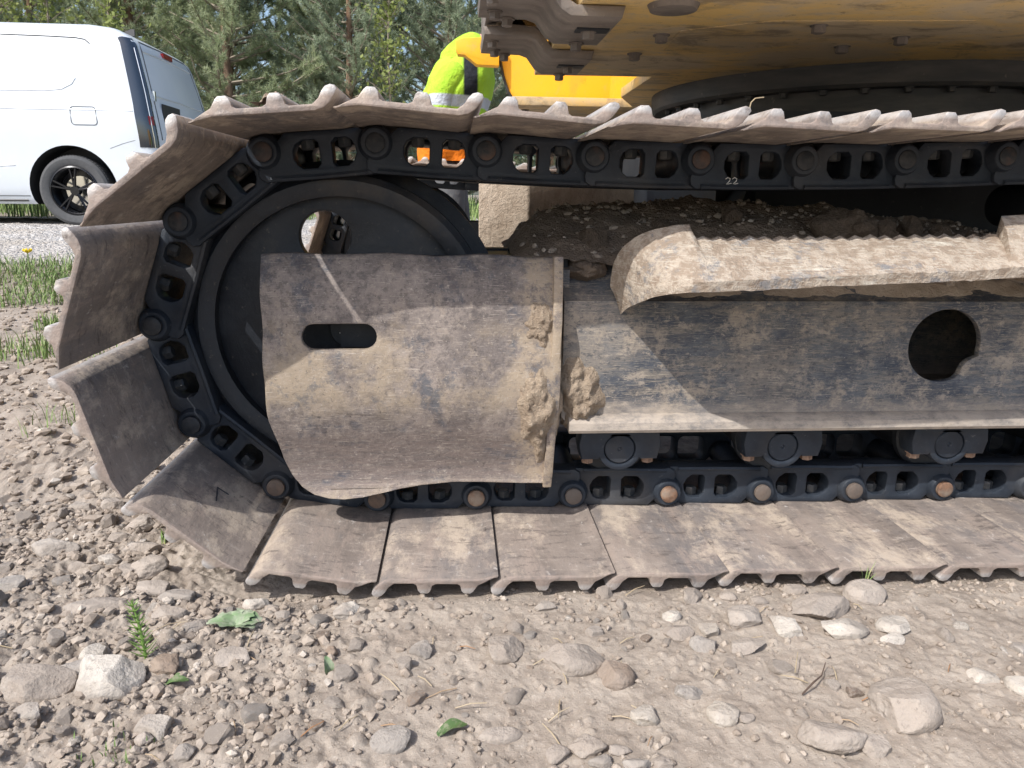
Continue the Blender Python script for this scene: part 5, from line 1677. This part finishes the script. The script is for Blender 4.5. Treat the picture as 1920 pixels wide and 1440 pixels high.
# ------------------------------------------------------------------ pines
def needle_mat(name, c1, c2, c3):
    m = Mat(name, .6, spec=.25, rand=True)
    n1 = m.tex(1.3, 4, .6); n2 = m.tex(9, 3, .6, off=4)
    c = m.mix(m.step(n1, .35, .65), c1, c2)
    c = m.mix(m.step(n2, .52, .70, 0, .8), c, c3)
    m.color(c)
    tr_ = m.t.nodes.new('ShaderNodeBsdfTranslucent'); m.L(c, tr_.inputs[0])
    mx = m.t.nodes.new('ShaderNodeMixShader'); mx.inputs[0].default_value = .42
    out = m.t.nodes['Material Output']
    m.L(m.b.outputs[0], mx.inputs[1]); m.L(tr_.outputs[0], mx.inputs[2]); m.L(mx.outputs[0], out.inputs[0])
    return m.m
M['needle'] = needle_mat('pine_needles', (.31, .37, .21), (.42, .48, .29), (.52, .55, .38))
M['needle2'] = needle_mat('pine_needles_blue', (.29, .36, .24), (.39, .45, .31), (.48, .53, .38))
M['leafy'] = needle_mat('spring_leaves', (.24, .29, .09), (.33, .38, .13), (.40, .44, .18))
m = Mat('pine_bark', .9, spec=.15, rand=True); x, y, z = m.xyz(); n1 = m.tex(14, 5, .7, stretch=(1, 1, .3)); n2 = m.tex(30, 4, off=5)
c = m.mix(m.step(n1, .4, .62), (.13, .085, .06), (.27, .185, .13)); c = m.mix(m.step(z, 2.2, 4.5, 0, .6), c, (.30, .17, .10)); m.color(c); m.bump(n1, .8, .02); M['bark'] = m.m
m = Mat('dead_branch', .9, spec=.15); n1 = m.tex(20, 4); m.color(m.mix(n1, (.20, .165, .13), (.36, .31, .25))); M['branch'] = m.m

def pine_meshes(seed, H, spread, mat, base=.06, dens=1.0):
    rg = random.Random(seed); nr = np.random.RandomState(seed)
    b = MB()
    lean = rg.uniform(-.12, .12); tp = []
    for k in range(9):
        t = k / 8; tp.append(Vector((lean * t * t + .05 * math.sin(t * 5 + seed), .05 * math.sin(t * 4 + seed * 2), H * t - .1)))
    b.tube(tp, [.085 * (H / 6) * (1 - .9 * k / 8) + .006 for k in range(9)], 9)
    trunk = b.mesh('trunk', M['bark'], 50)
    def tz(z):
        t = max(0, min(1, (z + .1) / H)) * 8; k = min(int(t), 7); return tp[k].lerp(tp[k + 1], t - k)
    br = MB(); pts = []; dirs = []
    z = H * base + .12
    while z < H * .985:
        rel = z / H
        n_ = rg.randint(4, 6)
        a0 = rg.uniform(0, 6.28)
        Lm = spread * (min(1, .55 + rel * 2.2)) * (1 - rel) ** .62 + .16
        for q in range(n_):
            a = a0 + q * 6.283 / n_ + rg.uniform(-.35, .35)
            L_ = Lm * rg.uniform(.6, 1.15)
            el = R(rg.uniform(-6, 22) + 26 * rel)
            p = tz(z) + Vector((0, 0, rg.uniform(-.08, .08))); d = Vector((math.cos(a) * math.cos(el), math.sin(a) * math.cos(el), math.sin(el)))
            pl_ = [p.copy()]; ns = 6
            for k in range(ns):
                d = (d + Vector((rg.uniform(-.16, .16), rg.uniform(-.16, .16), rg.uniform(-.05, .17)))).normalized()
                p = p + d * L_ / ns; pl_.append(p.copy())
            br.tube(pl_, [.020 * (1 - .8 * k / ns) * min(1, L_) + .003 for k in range(ns + 1)], 4, cap=False)
            if rg.random() < .12 and rel < .45: continue          # a bare dead branch
            for k in range(1, ns + 1):
                if k < 2 and rel < .7: continue
                for tw in range(5):
                    sd = Vector((rg.gauss(0, 1), rg.gauss(0, 1), rg.gauss(.35, .6))).normalized()
                    td = (d * .75 + sd * .8).normalized(); tl = rg.uniform(.12, .34) * (1.1 - .4 * k / ns)
                    st_ = pl_[k].lerp(pl_[k - 1], rg.random())
                    br.tube([st_, st_ + td * tl], [.005, .003], 3, cap=False)
                    for h in range(2 + (rg.random() < dens - .5)):
                        pts.append(st_ + td * tl * (1 - .33 * h)); dirs.append(td)
                pts.append(pl_[k]); dirs.append(d)
        z += rg.uniform(.20, .34) * (H / 6) ** .5
    branches = br.mesh('branches', M['branch'], fix=False)
    P = np.array([v[:] for v in pts]); D = np.array([v[:] for v in dirs])
    nn = 24; N_ = len(P)
    rnd = nr.normal(size=(N_, nn, 3)); rnd /= np.linalg.norm(rnd, axis=2, keepdims=True)
    nd = D[:, None, :] * .75 + rnd; nd /= np.linalg.norm(nd, axis=2, keepdims=True)
    ln = nr.uniform(.055, .10, (N_, nn, 1))
    st = P[:, None, :] - D[:, None, :] * nr.uniform(0, .09, (N_, nn, 1))
    side = np.cross(nd, nr.normal(size=(N_, nn, 3))); side /= np.linalg.norm(side, axis=2, keepdims=True)
    wv = .0085
    V = np.stack([st - side * wv * .5, st + side * wv * .5, st + nd * ln], 2).reshape(-1, 3)
    F = np.arange(len(V)).reshape(-1, 3)
    crown = tri_mesh('crown', V, F, mat)
    return trunk, branches, crown
pv = [pine_meshes(41, 6.2, 1.75, M['needle'], .07), pine_meshes(42, 5.6, 1.6, M['needle2'], .05), pine_meshes(43, 6.8, 1.9, M['needle'], .09), pine_meshes(44, 5.2, 1.5, M['needle2'], .04)]
PINES = [(-3.30, 11.2, 0, 1.0, 0.4, 'pine with a bare forked trunk standing behind the van tailgate'), (-1.55, 11.4, 1, .98, 1.2, 'full bluish pine left of the person in lime'),
         (.15, 11.8, 3, 1.15, 2.0, 'bushy pine directly behind the person in lime'), (-5.0, 11.9, 2, .95, 2.9, 'tall pine rising over the van roof'),
         (-6.9, 11.3, 1, 1.0, 3.9, 'pine behind the middle of the van'), (-8.8, 12.2, 0, 1.05, 5.1, 'pine behind the front of the van'), (1.9, 12.4, 2, .95, .9, 'pine hidden mostly behind the yellow deck')]
SECOND = [(-1.38, 14.2, 2, 1.15, 1.7), (-2.6, 14.6, 0, 1.1, 3.3), (-4.2, 14.4, 3, 1.25, 4.2), (-6.2, 15.0, 1, 1.2, .2), (-8.2, 15.2, 2, 1.1, 5.5), (-10.4, 14.6, 0, 1.1, 2.2), (.9, 15.0, 1, 1.2, 2.7), (3.2, 15.2, 0, 1.1, 1.1), (5.5, 13.5, 3, 1.2, 3.0),
          (-3.3, 18.5, 2, 1.2, .6), (-6.0, 19.0, 0, 1.2, 2.5), (-9.5, 19.0, 2, 1.15, 4.5), (-.4, 19.0, 0, 1.15, 5.8), (-12.5, 18.0, 1, 1.3, 1.5), (2.6, 19.5, 2, 1.2, 3.6),
          (7.6, 14.5, 0, 1.1, .7), (9.8, 15.5, 2, 1.0, 2.1), (12.2, 14.2, 1, 1.2, 4.0), (14.6, 15.8, 3, 1.3, 5.2), (6.4, 18.5, 2, 1.2, 1.9), (11.0, 19.0, 0, 1.2, 3.1), (-12.8, 14.0, 3, 1.2, 1.0), (-15.0, 15.5, 2, 1.1, 2.4)]
def plant_pine(x, y, k, s_, rz, label, group=None):
    e = empty('pine_tree', (x, y, float(base_z(x, y)) - .02), rz); e.scale = (s_, s_, s_)
    tag(e, label, 'tree', group)
    for nm, me_ in zip(('trunk', 'branches', 'crown'), pv[k]):
        o = link(bpy.data.objects.new(nm, me_), e)
        if nm != 'trunk': o['kind'] = 'stuff'
for t in PINES: plant_pine(*t)
for t in SECOND: plant_pine(*t, 'pine in the rows further back behind the nearest pines', 'pines further back')

def sapling(seed, H, label, x, y):
    rg = random.Random(seed); nr = np.random.RandomState(seed)
    e = empty('sapling', (x, y, float(base_z(x, y)) - .02)); tag(e, label, 'tree')
    b = MB(); b.tube([(0, 0, 0), (.05, .02, H * .4), (.02, -.03, H * .75), (.06, 0, H)], [.03, .024, .014, .004], 7); b.obj('trunk', M['branch'], e, 50)
    br = MB(); P = []
    for k in range(34):
        z = H * rg.uniform(.3, .98); a = rg.uniform(0, 6.28); L_ = rg.uniform(.35, .8) * (1.15 - .6 * z / H); d = Vector((math.cos(a), math.sin(a), rg.uniform(.4, 1.1))).normalized()
        p = Vector((.03, 0, z)); pl_ = [p.copy()]
        for q in range(5):
            d = (d + Vector((rg.uniform(-.2, .2), rg.uniform(-.2, .2), rg.uniform(-.1, .15)))).normalized(); p = p + d * L_ / 5; pl_.append(p.copy())
            for _ in range(5): P.append(p + Vector((rg.gauss(0, .055), rg.gauss(0, .055), rg.gauss(0, .055))))
        br.tube(pl_, [.008, .007, .006, .005, .004, .002], 4, cap=False)
    o = br.obj('branches', M['branch'], e, fix=False); o['kind'] = 'stuff'
    P = np.array([p[:] for p in P]); n_ = len(P)
    d = nr.normal(size=(n_, 3)); d /= np.linalg.norm(d, axis=1, keepdims=True)
    s_ = np.cross(d, nr.normal(size=(n_, 3))); s_ /= np.linalg.norm(s_, axis=1, keepdims=True)
    L_ = nr.uniform(.05, .085, (n_, 1))
    V = np.stack([P, P + d * L_ * .5 + s_ * L_ * .36, P + d * L_, P + d * L_ * .5 - s_ * L_ * .36], 1).reshape(-1, 3)
    o = link(bpy.data.objects.new('crown', tri_mesh('crown', V, np.arange(len(V)).reshape(-1, 4), M['leafy'])), e); o['kind'] = 'stuff'
sapling(61, 3.5, 'leafy yellow-green sapling behind the van roof end', -4.55, 10.0)
sapling(62, 3.3, 'leafy yellow-green sapling left of the one at the roof end', -5.4, 10.1)
sapling(63, 3.6, 'sparse yellow-green sapling over the middle of the van', -6.1, 10.2)
sapling(64, 3.2, 'small bright bush between the van and the person', -.85, 10.6)

# wire fence in front of the pines
M['fence'] = plain('fence_green', (.02, .06, .045), .5)
fe = empty('wire_fence', (-2.0, 9.75, .35)); tag(fe, 'dark green wire fence in front of the pines', 'fence')
for k in range(8):
    x0 = -9.9 + 2.45 * k
    b = MB(); b.box((x0 + 2.0, 0, .55), (.05, .05, 1.2)); b.obj('post', M['fence'], fe)
    if k < 7:
        b = MB()
        for q in range(8): b.tube([(x0 + 2.03, 0, .05 + q * .14), (x0 + 2.0 + 2.42, 0, .05 + q * .14)], .0025, 4)
        for q in range(1, 24): b.tube([(x0 + 2.0 + q * .1, 0, .03), (x0 + 2.0 + q * .1, 0, 1.08)], .0022, 4)
        b.obj('wire_panel', M['fence'], fe, fix=False)['kind'] = 'stuff'
